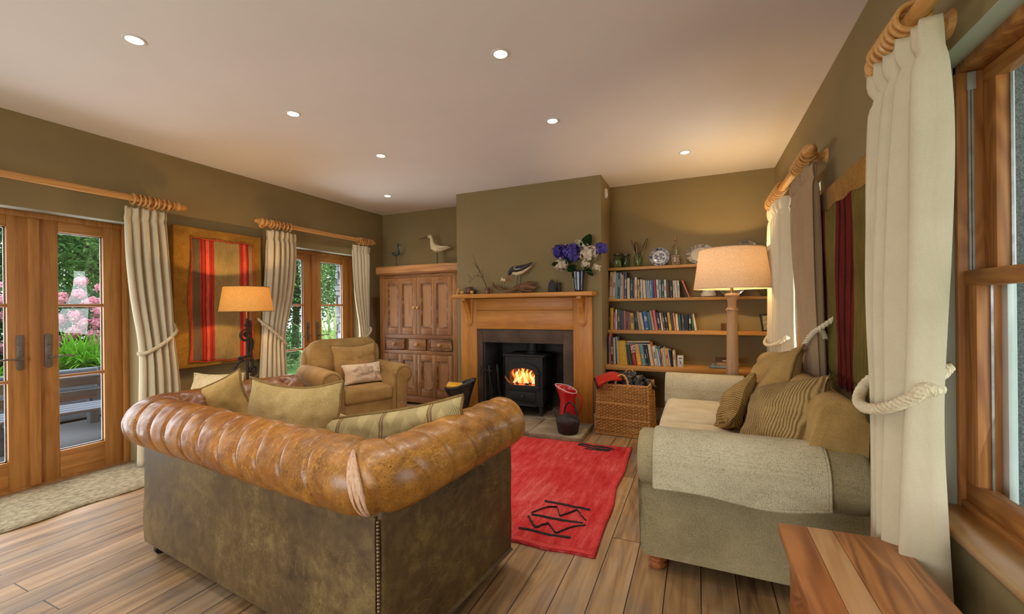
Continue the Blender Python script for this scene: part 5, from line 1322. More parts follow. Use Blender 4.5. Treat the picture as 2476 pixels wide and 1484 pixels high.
t = T('iron_lamp', 'ornate wrought iron table lamp with a glowing amber shade', 'lamp', (-3.70, 2.505, .553)); ir = M['ir2'] = mat('rusty_wrought_iron', s2l((74, 60, 50)), s2l((46, 38, 34)), 25, rough=.6, metal=.5, bmp=.3)
P('base', MB().lathe([(.065, 0), (.065, .012), (.04, .02), (.03, .05), (.018, .06)], 20), ir, t)
P('stem', MB().tube([(0, 0, .05), (0, 0, .62)], .011, 10), ir, t)
P('rear_stem', MB().tube([(.0, .045, .06), (.0, .05, .2), (0, .03, .3), (0, .035, .5), (0, .03, .60)], [.011, .011, .015, .010, .012], 8), ir, t)
def scroll(name, pts, r=.008): P(name, MB().tube(pts, r, 8), ir, t)
def sp_(cy, cz, r0, r1, a0, a1, n=40): return [(0, cy + (r0 + (r1 - r0) * k / n) * math.cos(a0 + (a1 - a0) * k / n), cz + (r0 + (r1 - r0) * k / n) * math.sin(a0 + (a1 - a0) * k / n)) for k in range(n + 1)]
scroll('scroll', sp_(-.02, .155, .105, .10, R(265), R(100)), .014); scroll('scroll', sp_(.045, .15, .05, .008, R(250), R(700)), .011)
scroll('scroll', [(0, .03, .46), (0, .055, .40), (0, .04, .33), (0, 0, .285), (0, -.05, .27)], .012); scroll('scroll', sp_(-.012, .47, .05, .045, R(20), R(330)), .011); scroll('scroll', sp_(-.01, .475, .022, .004, R(0), R(540)), .009)
P('finial', MB().ball((0, -.06, .268), (.012, .026, .018), 10, 7).ball((0, -.015, .56), (.012, .012, .016), 8, 6).ball((0, .04, .25), .017, 8, 6), ir, t)
P('candle_tube', MB().tube([(0, 0, .60), (0, 0, .72)], .008, 10), M['brass'], t)
M['shade1'] = shade_mat('amber_lampshade', s2l((214, 164, 96)), s2l((196, 142, 74)), trans=.075); M['shade2'] = shade_mat('linen_lampshade', s2l((222, 192, 164)), s2l((194, 162, 134)), trans=.12)
lampshade(t, .212, .178, .682, .90, M['shade1'], M['cu_pipe']); bulb(t, .775)
t = T('column_lamp', 'tall turned wooden column lamp with a wide linen shade beside the shelves', 'lamp', (.275, 4.20, 0))
cw = wood('bleached_column_wood', s2l((206, 170, 124)), s2l((168, 128, 84)), 'z', 22, rough=.6, c0=s2l((188, 152, 110)))
P('base', MB().lathe([(.15, 0), (.15, .03), (.13, .05), (.08, .07), (.06, .1)], 32), cw, t)
P('column', MB().lathe([(.056, .1), (.054, .4), (.048, .8), (.042, 1.17), (.042, 1.19), (.05, 1.195), (.052, 1.205), (.043, 1.215), (.036, 1.225), (.034, 1.25), (.037, 1.285), (.044, 1.30), (.045, 1.312), (.052, 1.318), (.060, 1.33), (.055, 1.345), (.02, 1.352)], 32), cw, t)
P('lamp_holder', MB().tube([(0, 0, 1.35), (0, 0, 1.50)], .012, 12), M['brass'], t)
lampshade(t, .312, .262, 1.388, 1.735, M['shade2'], M['shade2']); bulb(t, 1.54)
# ------------------------------------------------------------------ ornaments
def skin(pts, rr, n=12): return pts, rr
M['b_white'] = mat('cream_painted_wood', s2l((222, 206, 168)), s2l((186, 164, 120)), 14, rough=.6, bmp=.15); M['b_teal'] = mat('teal_painted_wood', s2l((62, 104, 104)), s2l((40, 66, 66)), 22, rough=.55, c3=s2l((110, 100, 70)))
M['b_black'] = mat('black_painted_wood', (.012, .012, .014), (.025, .024, .026), 12, rough=.4); M['b_beak'] = mat('orange_red_beak', s2l((206, 70, 44)), s2l((180, 50, 34)), 12, rough=.45); M['b_dark'] = mat('dark_brown_beak', s2l((70, 48, 34)), s2l((48, 34, 26)), 14, rough=.5)
M['dk_wood'] = wood('dark_turned_wood', s2l((120, 72, 40)), s2l((66, 38, 22)), 'z', 30, rough=.35, coat=.3)
def bird(t, body, wing, neck, head, beak, bm_, beakm, legs, legm):
    P('body', MB().tube(*body, 16), bm_, t, smooth=180)
MT = 1.397; CT = 1.80
# cream curlew on the cabinet
t = T('carved_shorebird', 'large cream carved curlew with a long bill, on top of the pine cabinet', 'bird ornament', (-3.125, 4.68, CT))
P('body', MB().tube([(.20, 0, .225), (.13, 0, .215), (.06, 0, .215), (-.01, 0, .225), (-.05, 0, .245), (-.075, 0, .30), (-.082, 0, .345), (-.088, 0, .375), (-.105, 0, .392), (-.13, 0, .392), (-.147, 0, .387)], [.003, .018, .042, .055, .05, .032, .022, .021, .028, .026, .006], 16, flat=.85), M['b_white'], t, smooth=180)
P('wing', MB().tube([(.19, .036, .235), (.10, .045, .235), (.03, .048, .235)], [.004, .02, .012], 10, flat=.3).tube([(.19, -.036, .235), (.10, -.045, .235), (.03, -.048, .235)], [.004, .02, .012], 10, flat=.3), M['b_white'], t)
P('bill', MB().tube([(-.142, 0, .388), (-.2, 0, .378), (-.28, 0, .366)], [.007, .005, .003], 8), M['b_dark'], t)
P('eye', MB().ball((-.118, -.027, .398), .004, 8, 6).ball((-.118, .027, .398), .004, 8, 6), M['b_black'], t)
P('peg', MB().tube([(.0, 0, .018), (0, 0, .18)], .006, 8), M['b_dark'], t); P('stand', MB().box((-.035, -.03, 0), (.045, .03, .02), .003), M['dk_wood'], t)
# teal bird
t = T('carved_shorebird', 'small teal carved bird on a thin peg, at the left of the cabinet top', 'bird ornament', (-3.81, 4.70, CT))
P('body', MB().tube([(-.075, 0, .215), (-.045, 0, .20), (-.01, 0, .195), (.025, 0, .205), (.035, 0, .24), (.03, 0, .275), (.028, 0, .305), (.036, 0, .325), (.05, 0, .325)], [.003, .022, .034, .032, .02, .012, .012, .018, .006], 14, flat=.9), M['b_teal'], t, smooth=180)
P('bill', MB().tube([(.048, 0, .325), (.075, 0, .32), (.10, 0, .298)], [.006, .004, .002], 8), M['b_dark'], t); P('crest', MB().tube([(.03, 0, .34), (.028, 0, .36)], [.006, .002], 6), M['b_teal'], t)
P('peg', MB().tube([(0, 0, .008), (0, 0, .17)], .004, 8), M['b_dark'], t); P('stand', MB().box((-.045, -.03, 0), (.045, .03, .009), .002), M['dk_wood'], t)
def MI(name, label, cat, x, y=4.25, rz=0, z=MT): return T(name, label, cat, (x, y, z), rz)
t = MI('wooden_pear', 'small pale pear shaped wooden ornament at the left end of the mantel', 'ornament', -2.535, 4.23)
P('body', MB().lathe([(0, 0), (.02, 0), (.030, .015), (.030, .032), (.02, .058), (.011, .075), (.005, .085), (0, .086)], 20), mat('pale_polished_wood', s2l((206, 156, 90)), s2l((160, 106, 52)), 18, st=(1, 1, .2), rough=.3), t); P('stalk', MB().tube([(0, 0, .083), (.003, 0, .10)], .0025, 6), M['b_dark'], t)
t = MI('wooden_pot', 'rounded dark brown wooden pot between the little wooden balls on the mantel', 'pot', -2.42, 4.27)
P('body', MB().lathe([(0, 0), (.034, 0), (.047, .018), (.05, .045), (.044, .075), (.034, .088), (.03, .088), (.028, .07), (0, .066)], 24), M['dk_wood'], t)
P('band', MB().torus((0, 0, .074), .044, .0025, 'z', 24, 6), M['b_dark'], t)
for x, y, r, m, l in ((-2.465, 4.19, .021, 'pale', 'pale wooden ball in front of the brown pot, left one on the mantel'), (-2.345, 4.20, .021, 'pale', 'pale wooden ball at the right of the brown pot on the mantel'), (-2.35, 4.27, .029, 'b_black', 'dark stone ball behind the pale ball on the mantel')):
    o = P('ornament_ball', MB().ball((0, 0, r), r, 18, 12), M[m] if m in M else mat('pale_ball_wood', s2l((214, 166, 98)), s2l((176, 122, 62)), 24, rough=.35), smooth=180); o.location = (x, y, MT); tag(o, l, 'ornament')
t = MI('twig_vase', 'small brown wooden bud vase holding a dry twig on the mantel', 'vase', -2.17, 4.24)
P('body', MB().lathe([(0, 0), (.030, 0), (.034, .02), (.032, .05), (.026, .068), (.02, .07), (.018, .05), (0, .045)], 22), M['dk_wood'], t); P('rim', MB().torus((0, 0, .07), .022, .003, 'z', 22, 6), M['dk_wood'], t)
t = MI('dry_twig', 'bare branching dry twig leaning left out of the bud vase', 'twig', -2.17, 4.24, 0, MT + .05); tm = mat('dry_twig_bark', s2l((84, 62, 44)), s2l((56, 40, 30)), 40, rough=.9)
main = [(0, 0, 0), (-.02, 0, .06), (-.05, .005, .12), (-.085, .01, .19), (-.11, 0, .235), (-.145, .01, .30), (-.165, .005, .36), (-.175, 0, .405)]
P('stem', MB().tube(main, [.005, .0045, .004, .0035, .003, .0025, .002, .0012], 7), tm, t)
for br in ([(-.06, .005, .135), (-.10, 0, .16), (-.15, .01, .165), (-.19, 0, .12), (-.225, 0, .075), (-.25, 0, .09)], [(-.19, 0, .12), (-.235, .0, .16), (-.25, .01, .185)], [(-.215, 0, .09), (-.235, 0, .125)], [(-.085, .01, .19), (-.115, .0, .26), (-.118, .01, .30)], [(-.05, .0, .12), (-.05, -.01, .19), (-.06, 0, .24)], [(-.12, 0, .25), (-.165, .01, .30), (-.205, .02, .315)], [(-.095, .0, .21), (-.11, -.02, .16), (-.10, -.02, .13)]): P('side_twig', MB().tube(br, [.003 - .002 * k / (len(br) - 1) for k in range(len(br))], 6), tm, t)
# driftwood with oystercatcher and little wader
t = MI('driftwood', 'gnarled brown driftwood piece carrying the black and white bird on the mantel', 'driftwood', -1.88, 4.235)
dw = mat('driftwood_bark', s2l((132, 92, 60)), s2l((74, 48, 32)), 9, st=(1, 4, 4), rough=.9, bmp=.7, bscale=22)
mb = MB().tube([(-.215, 0, .125), (-.20, 0, .09), (-.15, 0, .065), (-.09, 0, .04), (-.03, 0, .022), (.02, 0, .035), (.08, 0, .065), (.15, 0, .07), (.20, 0, .07), (.26, 0, .055), (.31, 0, .06)], [.008, .018, .024, .022, .022, .026, .03, .035, .036, .026, .008], 12, flat=.8)
mb.tube([(.15, 0, .09), (.20, .01, .105), (.25, .0, .10), (.29, 0, .105)], [.02, .022, .018, .004], 9); mb.tube([(.12, 0, .05), (.18, 0, .025), (.25, .01, .02)], [.022, .022, .012], 9); mb.tube([(.24, .0, .06), (.29, -.01, .03)], [.018, .004], 8)
mb.jitter(.012, 30); P('wood', mb, dw, t, smooth=40); 
P('underside_block', MB().ball((.17, .01, .012), (.05, .03, .012), 10, 6, .3), M['b_dark'], t)
t = MI('carved_oystercatcher', 'carved black and white bird with a long red bill bending down on the driftwood', 'bird ornament', -1.79, 4.235, 0, MT + .085)
body = [(.17, 0, .235), (.11, 0, .20), (.05, 0, .175), (-.01, 0, .165), (-.06, 0, .168), (-.085, 0, .15), (-.105, 0, .125), (-.115, 0, .108)]
P('body', MB().tube([(p[0] - .008, p[1], p[2] - .030) for p in body[:5]], [.003, .014, .029, .031, .016], 14, flat=.85), M['b_white'], t, smooth=180)
P('black_back', MB().tube([(p[0], p[1], p[2] + .010) for p in body], [.004, .020, .038, .042, .036, .028, .025, .010], 14, flat=.85), M['b_black'], t, smooth=180)
P('wing_bar', MB().tube([(.05, -.031, .185), (.0, -.039, .172), (-.03, -.036, .18), (-.035, -.03, .198), (-.01, -.027, .205)], [.003, .006, .006, .005, .003], 8, flat=.5), M['b_white'], t)
P('bill', MB().tube([(-.112, 0, .112), (-.122, 0, .08), (-.132, 0, .03)], [.007, .0055, .003], 8), M['b_beak'], t); P('eye', MB().ball((-.10, -.022, .132), .004, 8, 6), M['b_beak'], t)
for dx in (-.01, .03): P('leg', MB().tube([(dx - .01, 0, -.012), (dx, 0, .03), (dx + .01, 0, .14)], .004, 6), M['b_dark'], t)
t = MI('little_wader_ornament', 'tiny pale wire-legged bird standing left of the red-billed bird on the driftwood', 'bird ornament', -1.965, 4.235, 0, MT + .07)
P('body', MB().tube([(-.035, 0, .075), (-.01, 0, .082), (.015, 0, .078), (.03, 0, .066)], [.004, .016, .018, .004], 10), M['b_white'], t); P('head', MB().ball((-.018, 0, .098), .010, 10, 7), M['b_white'], t); P('bill', MB().tube([(.02, 0, .078), (.042, 0, .07), (.05, 0, .052)], [.004, .003, .002], 6), M['b_dark'], t)
for dx in (-.012, .012): P('leg', MB().tube([(dx, 0, -.012), (dx - .004, 0, .03), (dx, 0, .075)], .002, 6), M['b_dark'], t)
# flat irons
ir2 = mat('old_flat_iron', s2l((58, 46, 40)), s2l((36, 30, 28)), 18, rough=.6, metal=.4, bmp=.25)
t = MI('flat_iron', 'dark old flat iron stood on its heel at the right of the mantel', 'flat iron', -1.40, 4.23, R(15))
P('sole', MB().prism([(-.045, 0), (.045, 0), (.045, .05), (.036, .09), (.02, .12), (0, .138), (-.02, .12), (-.036, .09), (-.045, .05)], -.014, .014, 'y', bev=.003), ir2, t); P('handle', MB().tube([(0, .014, .03), (0, .05, .03), (0, .055, .06), (0, .05, .09), (0, .014, .09)], .007, 8), ir2, t)
t = MI('iron_weight', 'small upright dark iron block behind the flat iron on the mantel', 'ornament', -1.345, 4.28)
P('block', MB().box((-.018, -.014, 0), (.018, .014, .098), .002), ir2, t); P('cap', MB().box((-.022, -.018, .096), (.022, .018, .102), .001), ir2, t)
# vase of flowers
M['glaze'] = mat('dark_blue_glaze', s2l((24, 32, 56)), s2l((12, 16, 30)), 7, st=(1, 1, 6), rough=.12, coat=.8)
VX, VY = -1.115, 4.25
t = MI('flower_vase', 'tall dark blue glazed vase of flowers at the right end of the mantel', 'vase', VX, VY)
pr = [(0, 0), (.046, 0)] + [(.048 + .012 * k / 12 + .0015 * (k % 2), .01 + .20 * k / 12) for k in range(13)] + [(.064, .216), (.06, .216), (.05, .03), (0, .03)]
P('body', MB().lathe(pr, 32), M['glaze'], t); P('rim', MB().torus((0, 0, .216), .062, .003, 'z', 32, 6), M['glaze'], t)
M['p_blue'] = leaf_mat('blue_violet_petals', s2l((112, 100, 184)), s2l((68, 58, 136)), .25); M['p_white'] = leaf_mat('cream_petals', s2l((236, 226, 204)), s2l((212, 196, 170)), .25); M['p_leaf'] = leaf_mat('dark_bouquet_leaf', s2l((44, 66, 34)), s2l((24, 40, 22)), .2); M['stemg'] = mat('green_flower_stem', s2l((96, 112, 60)), s2l((70, 84, 44)), 20, rough=.6)
def petal4(mb, c, nrm, s):
    nrm = nrm.normalized(); u = nrm.orthogonal().normalized(); w = nrm.cross(u); a0 = rng.random() * 2
    for k in range(4):
        a = a0 + k * PI / 2; d = u * math.cos(a) + w * math.sin(a); e = nrm.cross(d)
        mb.add([c, c + d * s * .6 + e * s * .5 + nrm * s * .1, c + d * s * 1.1 + nrm * s * .02, c + d * s * .6 - e * s * .5 + nrm * s * .1], [(0, 1, 2, 3)])
def bloom(label, c, r, m, n, big=.02, name='hydrangea_flower', leafs=()):
    c = Vector(c); t = T(name, label, 'flower', (VX, VY, MT + .05))
    P('stem', MB().tube([(0, 0, 0), (c.x * .25, c.y * .3, .16), (c.x * .7, c.y * .8, c.z * .75), c], [.004, .004, .0035, .003], 6), M['stemg'], t)
    mb = MB(); mb.ball(c, r * .62, 10, 7, .2, 3, 1)
    for k in range(int(n * 1.6)):
        d = Vector((rng.gauss(0, 1), rng.gauss(0, 1), rng.gauss(.15, 1))).normalized(); petal4(mb, c + Vector((d.x, d.y, d.z * .85)) * r * rng.uniform(.78, 1.12), d + Vector((rng.gauss(0, .3), rng.gauss(0, .3), rng.gauss(0, .3))), big)
    P('flower_head', mb, M[m], t, smooth=0)
    for lf in leafs:
        a, tip, w = Vector(lf[0]), Vector(lf[1]), lf[2]; ax = tip - a; sd = ax.cross(Vector((.2, 1, .3))).normalized(); nn_ = ax.cross(sd).normalized(); G = []
        for k in range(9):
            s = k / 8; ww = w * math.sin(PI * min(1, s * .93 + .03)) ** .8; p = a + ax * s - nn_ * .02 * math.sin(PI * s); G.append([p - sd * ww + nn_ * .3 * ww, p, p + sd * ww + nn_ * .3 * ww])
        P('leaf', MB().grid(G), M['p_leaf'], t, smooth=180, solid=.001)
bloom('dark violet blue hydrangea bloom at the upper left of the bouquet', (-.205, .0, .375), 0.077, 'p_blue', 60, leafs=(((-.10, 0, .26), (-.22, .02, .20), .045), ((-.08, -.02, .25), (-.16, -.05, .33), .04)))
bloom('large violet blue hydrangea bloom low in the middle of the bouquet', (-.06, -.05, .345), 0.100, 'p_blue', 90, leafs=(((-.05, .0, .2), (-.03, -.05, .08), .04), ((-.02, -.03, .22), (-.10, -.08, .16), .035)))
bloom('white hydrangea bloom at the lower left of the bouquet', (-.17, -.04, .235), 0.073, 'p_white', 44, .014, leafs=(((-.15, -.02, .24), (-.29, -.01, .245), .035),))
bloom('big white hydrangea bloom on the right side of the bouquet', (.105, -.04, .335), 0.094, 'p_white', 84, .016, leafs=(((.05, 0, .2), (.14, .02, .11), .03),))
bloom('white hydrangea spray peeping behind the tall leaf at the bouquet top', (.0, .05, .44), 0.065, 'p_white', 40, .014, leafs=(((.02, .01, .36), (.125, .0, .53), .058),))
bloom('bluish violet flower hanging out at the far right of the bouquet', (.225, .0, .375), 0.062, 'p_blue', 34, .022)
bloom('tiny white flower spray drooping at the lower right of the bouquet', (.19, -.02, .19), 0.044, 'p_white', 22, .011, leafs=(((.1, 0, .2), (.05, -.02, .28), .03),))
bloom('small white flower cluster under the big white bloom in the bouquet', (.085, -.07, .225), 0.045, 'p_white', 26, .013)
bloom('small white flower cluster between the two blue blooms of the bouquet', (-.125, .03, .41), 0.045, 'p_white', 24, .012)

# ------------------------------------------------------------------ shelves and their contents
SH = {}
for nm, y0, z, th, l in (('d', 4.702, 1.667, .03, 'top oak shelf of the alcove, carrying plates and jars'), ('a', 4.684, 1.327, .03, 'upper oak book shelf of the alcove, second from top'), ('b', 4.665, .985, .038, 'lower oak book shelf of the alcove, third from top'), ('c', 4.488, .619, .042, 'deep bottom oak shelf of the alcove above the coal basket')):
    o = P('wall_shelf', MB().box((CHX1 + .001, y0, z - th), (XR - .002, YB - .002, z), .003), M['oak_x'], smooth=30); tag(o, l, 'shelf'); SH[nm] = (y0, z)
z0 = SH['d'][1]
M['jarglass'] = glass('green_jar_glass', s2l((216, 232, 216)), .8); M['botglass'] = glass('clear_bottle_glass', s2l((250, 250, 244)), .8); M['zinc'] = mat('dull_zinc_lid', s2l((110, 104, 92)), s2l((80, 74, 64)), 20, rough=.5, metal=.7)
JAR = [(0, .003), (.044, .003), (.05, .012), (.05, .105), (.044, .125), (.036, .134), (.036, .15)]
def jar(label, x, y, lid, k=1.0, fill=None):
    t = T('glass_jar', label, 'jar', (x, y, z0))
    P('glass', MB().lathe([(a * k, b * k) for a, b in JAR], 28), M['jarglass'], t, smooth=60)
    if lid: P('lid', MB().lathe([(.039 * k, .136 * k), (.042 * k, .138 * k), (.042 * k, .158 * k), (0, .160 * k)], 28), M['zinc'], t)
    if fill:
        mb = MB()
        for i in range(70):
            a = rng.random() * 6.28; q = .04 * k * math.sqrt(rng.random()); mb.ball((q * math.cos(a), q * math.sin(a), .01 + .07 * k * rng.random()), rng.uniform(.005, .009), 6, 4)
        P('filling', mb, fill, t, kind='stuff')
M['bits'] = mat('yellow_and_white_buttons', s2l((220, 180, 60)), s2l((226, 214, 190)), 45, rough=.5, lo=.45, hi=.55, c3=s2l((150, 160, 150)))
jar('lidded green jar of yellow and white bits on the top shelf, nearest the chimney', -.815, 4.765, True, 1.0, M['bits'])
jar('second green glass lidded jar, behind the one with yellow bits', -.735, 4.83, True, .98)
jar('green glass jar without a lid holding brown feathers on the top shelf', -.595, 4.78, False, 1.0)
fm = mat('brown_feather', s2l((110, 84, 56)), s2l((54, 38, 26)), 30, st=(1, 1, .3), rough=.8)
def feather(label, tip, w, lift):
    t = T('feather', label, 'feather', (-.595, 4.78, z0 + .02)); tip = Vector(tip); G = []
    for k in range(12):
        s = k / 11; p = tip * s + Vector((0, 0, .01 * math.sin(s * 3))); ww = w * max(.04, math.sin(PI * max(0, (s - .4) / .6) * .9) if s > .4 else .04); d = Vector((tip.z, 0, -tip.x)).normalized(); G.append([p - d * ww, p + Vector((0, -.003, 0)), p + d * ww])
    P('vane', MB().grid(G), fm, t, smooth=180, solid=.0012); P('quill', MB().tube([Vector((0, -.003, 0)), tip * .5 + Vector((0, -.003, 0)), tip * .95 + Vector((0, -.003, 0))], [.0025, .002, .001], 6), M['b_white'], t)
feather('thin dark feather leaning left in the lidless jar', (-.07, .01, .28), .010, 0); feather('broad brown feather upright in the lidless jar', (-.02, -.01, .255), .026, 0); feather('long dark feather leaning right in the lidless jar', (.10, .0, .285), .017, 0)
def pattern_mat(name, bg, ink, rings, k, seed, centre=True):
    """blue transfer pattern on a plate lying in its own xz plane: radius driven bands and noise sprigs"""
    m, nt, b = _nt(name); v = coords(nt); ln = nt.nodes.new('ShaderNodeVectorMath'); ln.operation = 'LENGTH'
    mp = coords(nt, rings[4] if len(rings) > 4 else (1, 1, 1)); L(nt, mp, ln.inputs[0]); r = ln.outputs['Value']
    n = noi(nt, coords(nt, loc=(seed, 0, 0)), k, 4, .75, .5); sprig = ramp(nt, n, [(.47, (0, 0, 0)), (.53, (1, 1, 1))])
    band = math_(nt, 'MULTIPLY', math_(nt, 'GREATER_THAN', r, rings[0]), math_(nt, 'LESS_THAN', r, rings[1]))
    f = math_(nt, 'MULTIPLY', band, math_(nt, 'ADD', math_(nt, 'MULTIPLY', sprig, .55), rings[3]))
    line = math_(nt, 'LESS_THAN', math_(nt, 'ABSOLUTE', math_(nt, 'SUBTRACT', r, rings[0] - .004)), .0018)
    f = math_(nt, 'MAXIMUM', f, math_(nt, 'MULTIPLY', line, .8))
    if centre: f = math_(nt, 'MAXIMUM', f, math_(nt, 'MULTIPLY', math_(nt, 'LESS_THAN', r, rings[2]), math_(nt, 'MULTIPLY', sprig, .85)))
    L(nt, mixc(nt, f, bg, ink), b.inputs['Base Color']); b.inputs['Roughness'].default_value = .15; b.inputs['Coat Weight'].default_value = .4; return m
def plate(label, x, y, z, rx, rz, m, lean, name='china_plate', cat='plate', foot=True):
    t = T(name, label, cat, (x, y, z + rz * math.cos(lean)), (-lean, 0, 0))
    Mx = Matrix.Diagonal((rx / rz, 1, 1, 1)) @ Matrix.Rotation(PI / 2, 4, 'X')
    P('dish', MB().lathe([(0, 0), (rz * .62, 0), (rz * .68, .004), (rz * .72, .010), (rz * .97, .016), (rz, .018), (rz * .98, .014), (rz * .7, .003), (rz * .6, -.006), (0, -.006)], 48, M=Mx), m, t, smooth=60)
plate('round blue and white pattern plate leaning by the feather jar on the top shelf', -.375, 4.83, z0 + .001, .103, .103, pattern_mat('blue_pattern_china', s2l((222, 220, 212)), s2l((40, 54, 92)), (.076, .104, .058, .42), 34, 1), R(12))
plate('oval cream platter with a dark blue floral rim, half behind the big lampshade', .03, 4.845, z0 + .001, .138, .108, pattern_mat('cream_floral_rim_china', s2l((216, 202, 170)), s2l((40, 44, 84)), (.079, .110, .0, .25, (.78, 1, 1)), 42, 4, False), R(10), 'china_platter', 'platter')
plate('round dark patterned plate just above the big lampshade on the top shelf', .45, 4.845, z0 + .001, .112, .112, pattern_mat('grey_pattern_china', s2l((176, 166, 138)), s2l((52, 60, 74)), (.078, .113, .066, .3), 40, 7), R(10))
t = T('corked_bottle', 'clear corked glass bottle half full of small shells on the top shelf', 'bottle', (-.212, 4.80, z0))
P('glass', MB().lathe([(0, .003), (.044, .003), (.047, .01), (.047, .18), (.040, .20), (.018, .222), (.0135, .235), (.0135, .265), (.016, .268), (.016, .275)], 28), M['botglass'], t, smooth=60)
P('cork', MB().lathe([(.012, .262), (.0145, .276), (.0145, .298), (0, .299)], 14), mat('cork_stopper', s2l((176, 136, 92)), s2l((140, 100, 62)), 60, rough=.9), t)
mb = MB()
for i in range(260):
    a = rng.random() * 6.28; q = .041 * math.sqrt(rng.random()); mb.ball((q * math.cos(a), q * math.sin(a), .009 + .098 * rng.random()), rng.uniform(.004, .0065), 6, 4)
P('shells', mb, mat('pinkish_shells', s2l((226, 200, 176)), s2l((176, 128, 104)), 60, rough=.6, lo=.42, hi=.58), t, kind='stuff')
z0 = SH['a'][1]
t = T('white_pot', 'white pottery pot with small painted marks under the edge of the big lampshade', 'pot', (.10, 4.78, z0)); wp = mat('white_pottery', s2l((224, 212, 188)), s2l((212, 198, 172)), 12, rough=.3)
P('body', MB().lathe([(0, 0), (.05, 0), (.072, .012), (.074, .028), (.058, .06), (.05, .085), (.058, .11), (.055, .11), (.046, .085), (0, .03)], 30), wp, t); mb = MB()
for k in range(9): a = k * .7; mb.ball((.058 * math.cos(a), .058 * math.sin(a), .062), .004, 6, 4)
P('painted_dots', mb, M['b_dark'], t)
plate('large dim plate standing on the upper book shelf behind the wooden lamp column', .315, 4.835, z0 + .001, .13, .13, pattern_mat('dim_pattern_china', s2l((166, 148, 112)), s2l((70, 66, 62)), (.088, .126, .02, .15), 30, 9), R(12))
t = T('green_bowl', 'small green bowl at the right end of the upper book shelf', 'bowl', (.61, 4.78, z0)); gb = mat('green_pottery', s2l((110, 112, 60)), s2l((80, 84, 44)), 9, rough=.3)
P('bowl', MB().lathe([(0, .0), (.035, .0), (.037, .008), (.07, .045), (.075, .062), (.071, .062), (.06, .04), (0, .012)], 26), gb, t); P('rim', MB().torus((0, 0, .062), .073, .0025, 'z', 26, 6), gb, t)
z0 = SH['b'][1]
t = T('round_wooden_box', 'round dark wooden box on the lower book shelf behind the lamp column', 'box', (.29, 4.80, z0))
P('body', MB().lathe([(0, 0), (.074, 0), (.076, .004), (.076, .05), (0, .05)], 32), M['dk_wood'], t); P('lid', MB().lathe([(.079, .046), (.08, .05), (.08, .068), (.074, .074), (0, .075)], 32), M['dk_wood'], t)
t = T('photo_frame', 'small black photo frame tilted at the right end of the lower book shelf', 'photo frame', (.625, 4.76, z0), (R(-14), 0, R(24)))
fm_ = MB(); fm_.box((-.06, -.008, 0), (-.048, .008, .17), .002); fm_.box((.048, -.008, 0), (.06, .008, .17), .002); fm_.box((-.06, -.008, 0), (.06, .008, .012), .002); fm_.box((-.06, -.008, .158), (.06, .008, .17), .002); P('frame', fm_, M['b_black'], t)
P('photo', MB().box((-.048, 0, .012), (.048, .004, .158)), mat('sepia_photo', s2l((190, 176, 140)), s2l((110, 100, 80)), 30, rough=.3), t); P('strut', MB().prism([(.0, .01), (.004, .01), (.004, .13), (0, .13)], .008, .012, 'y'), M['b_black'], t)
# ---- books
PAL = dict(cream=(206, 190, 156), sky=(92, 140, 158), black=(22, 21, 24), teal=(48, 108, 116), white=(206, 202, 192), tan=(176, 146, 96), rust=(158, 82, 44), navy=(26, 40, 84), dark_teal=(26, 52, 60), yellow=(206, 164, 36), pale_blue=(150, 166, 176), blue=(42, 84, 142), red=(146, 26, 26), grey=(128, 128, 124), green=(26, 70, 48), brown=(84, 48, 30), pink=(206, 96, 100), dark_grey=(52, 54, 52), dark_purple=(52, 40, 62), orange=(206, 124, 60), coral=(214, 112, 90), amber=(226, 162, 40))
BM = {k: mat(k + '_book_cover', s2l(c), mul(s2l(c), .78), 22, rough=.42) for k, c in PAL.items()}
M['pages'] = mat('book_pages', s2l((214, 200, 164)), s2l((186, 168, 128)), 90, st=(8, 1, 1), rough=.9)
ORD = 'first second third fourth fifth sixth seventh eighth ninth tenth eleventh twelfth thirteenth fourteenth fifteenth sixteenth seventeenth eighteenth nineteenth twentieth'.split()
def ordn(k):
    if k < 20: return ORD[k]
    n = k + 1
    return {2: 'twenty', 3: 'thirty'}[n // 10] + '-' + ORD[n % 10 - 1] if n % 10 else {3: 'thirtieth'}[n // 10]
def spine_text(parent, txt, w, z, size, y, m):
    cu = bpy.data.curves.new('spine_number', 'FONT'); cu.body = txt; cu.size = size; cu.align_x = 'CENTER'; cu.align_y = 'CENTER'; cu.extrude = .0006; cu.offset = .0012
    o = bpy.data.objects.new('spine_number', cu); COL.objects.link(o); cu.materials.append(m); pass
    me = bpy.data.meshes.new_from_object(o); bpy.data.objects.remove(o); bpy.data.curves.remove(cu)
    Mx = Matrix(((0, 1, 0, w / 2), (0, 0, -1, y), (-1, 0, 0, z), (0, 0, 0, 1)))   # reads downwards on the spine, facing the room
    me.transform(Mx); o = bpy.data.objects.new('spine_number', me); COL.objects.link(o); o.parent = parent
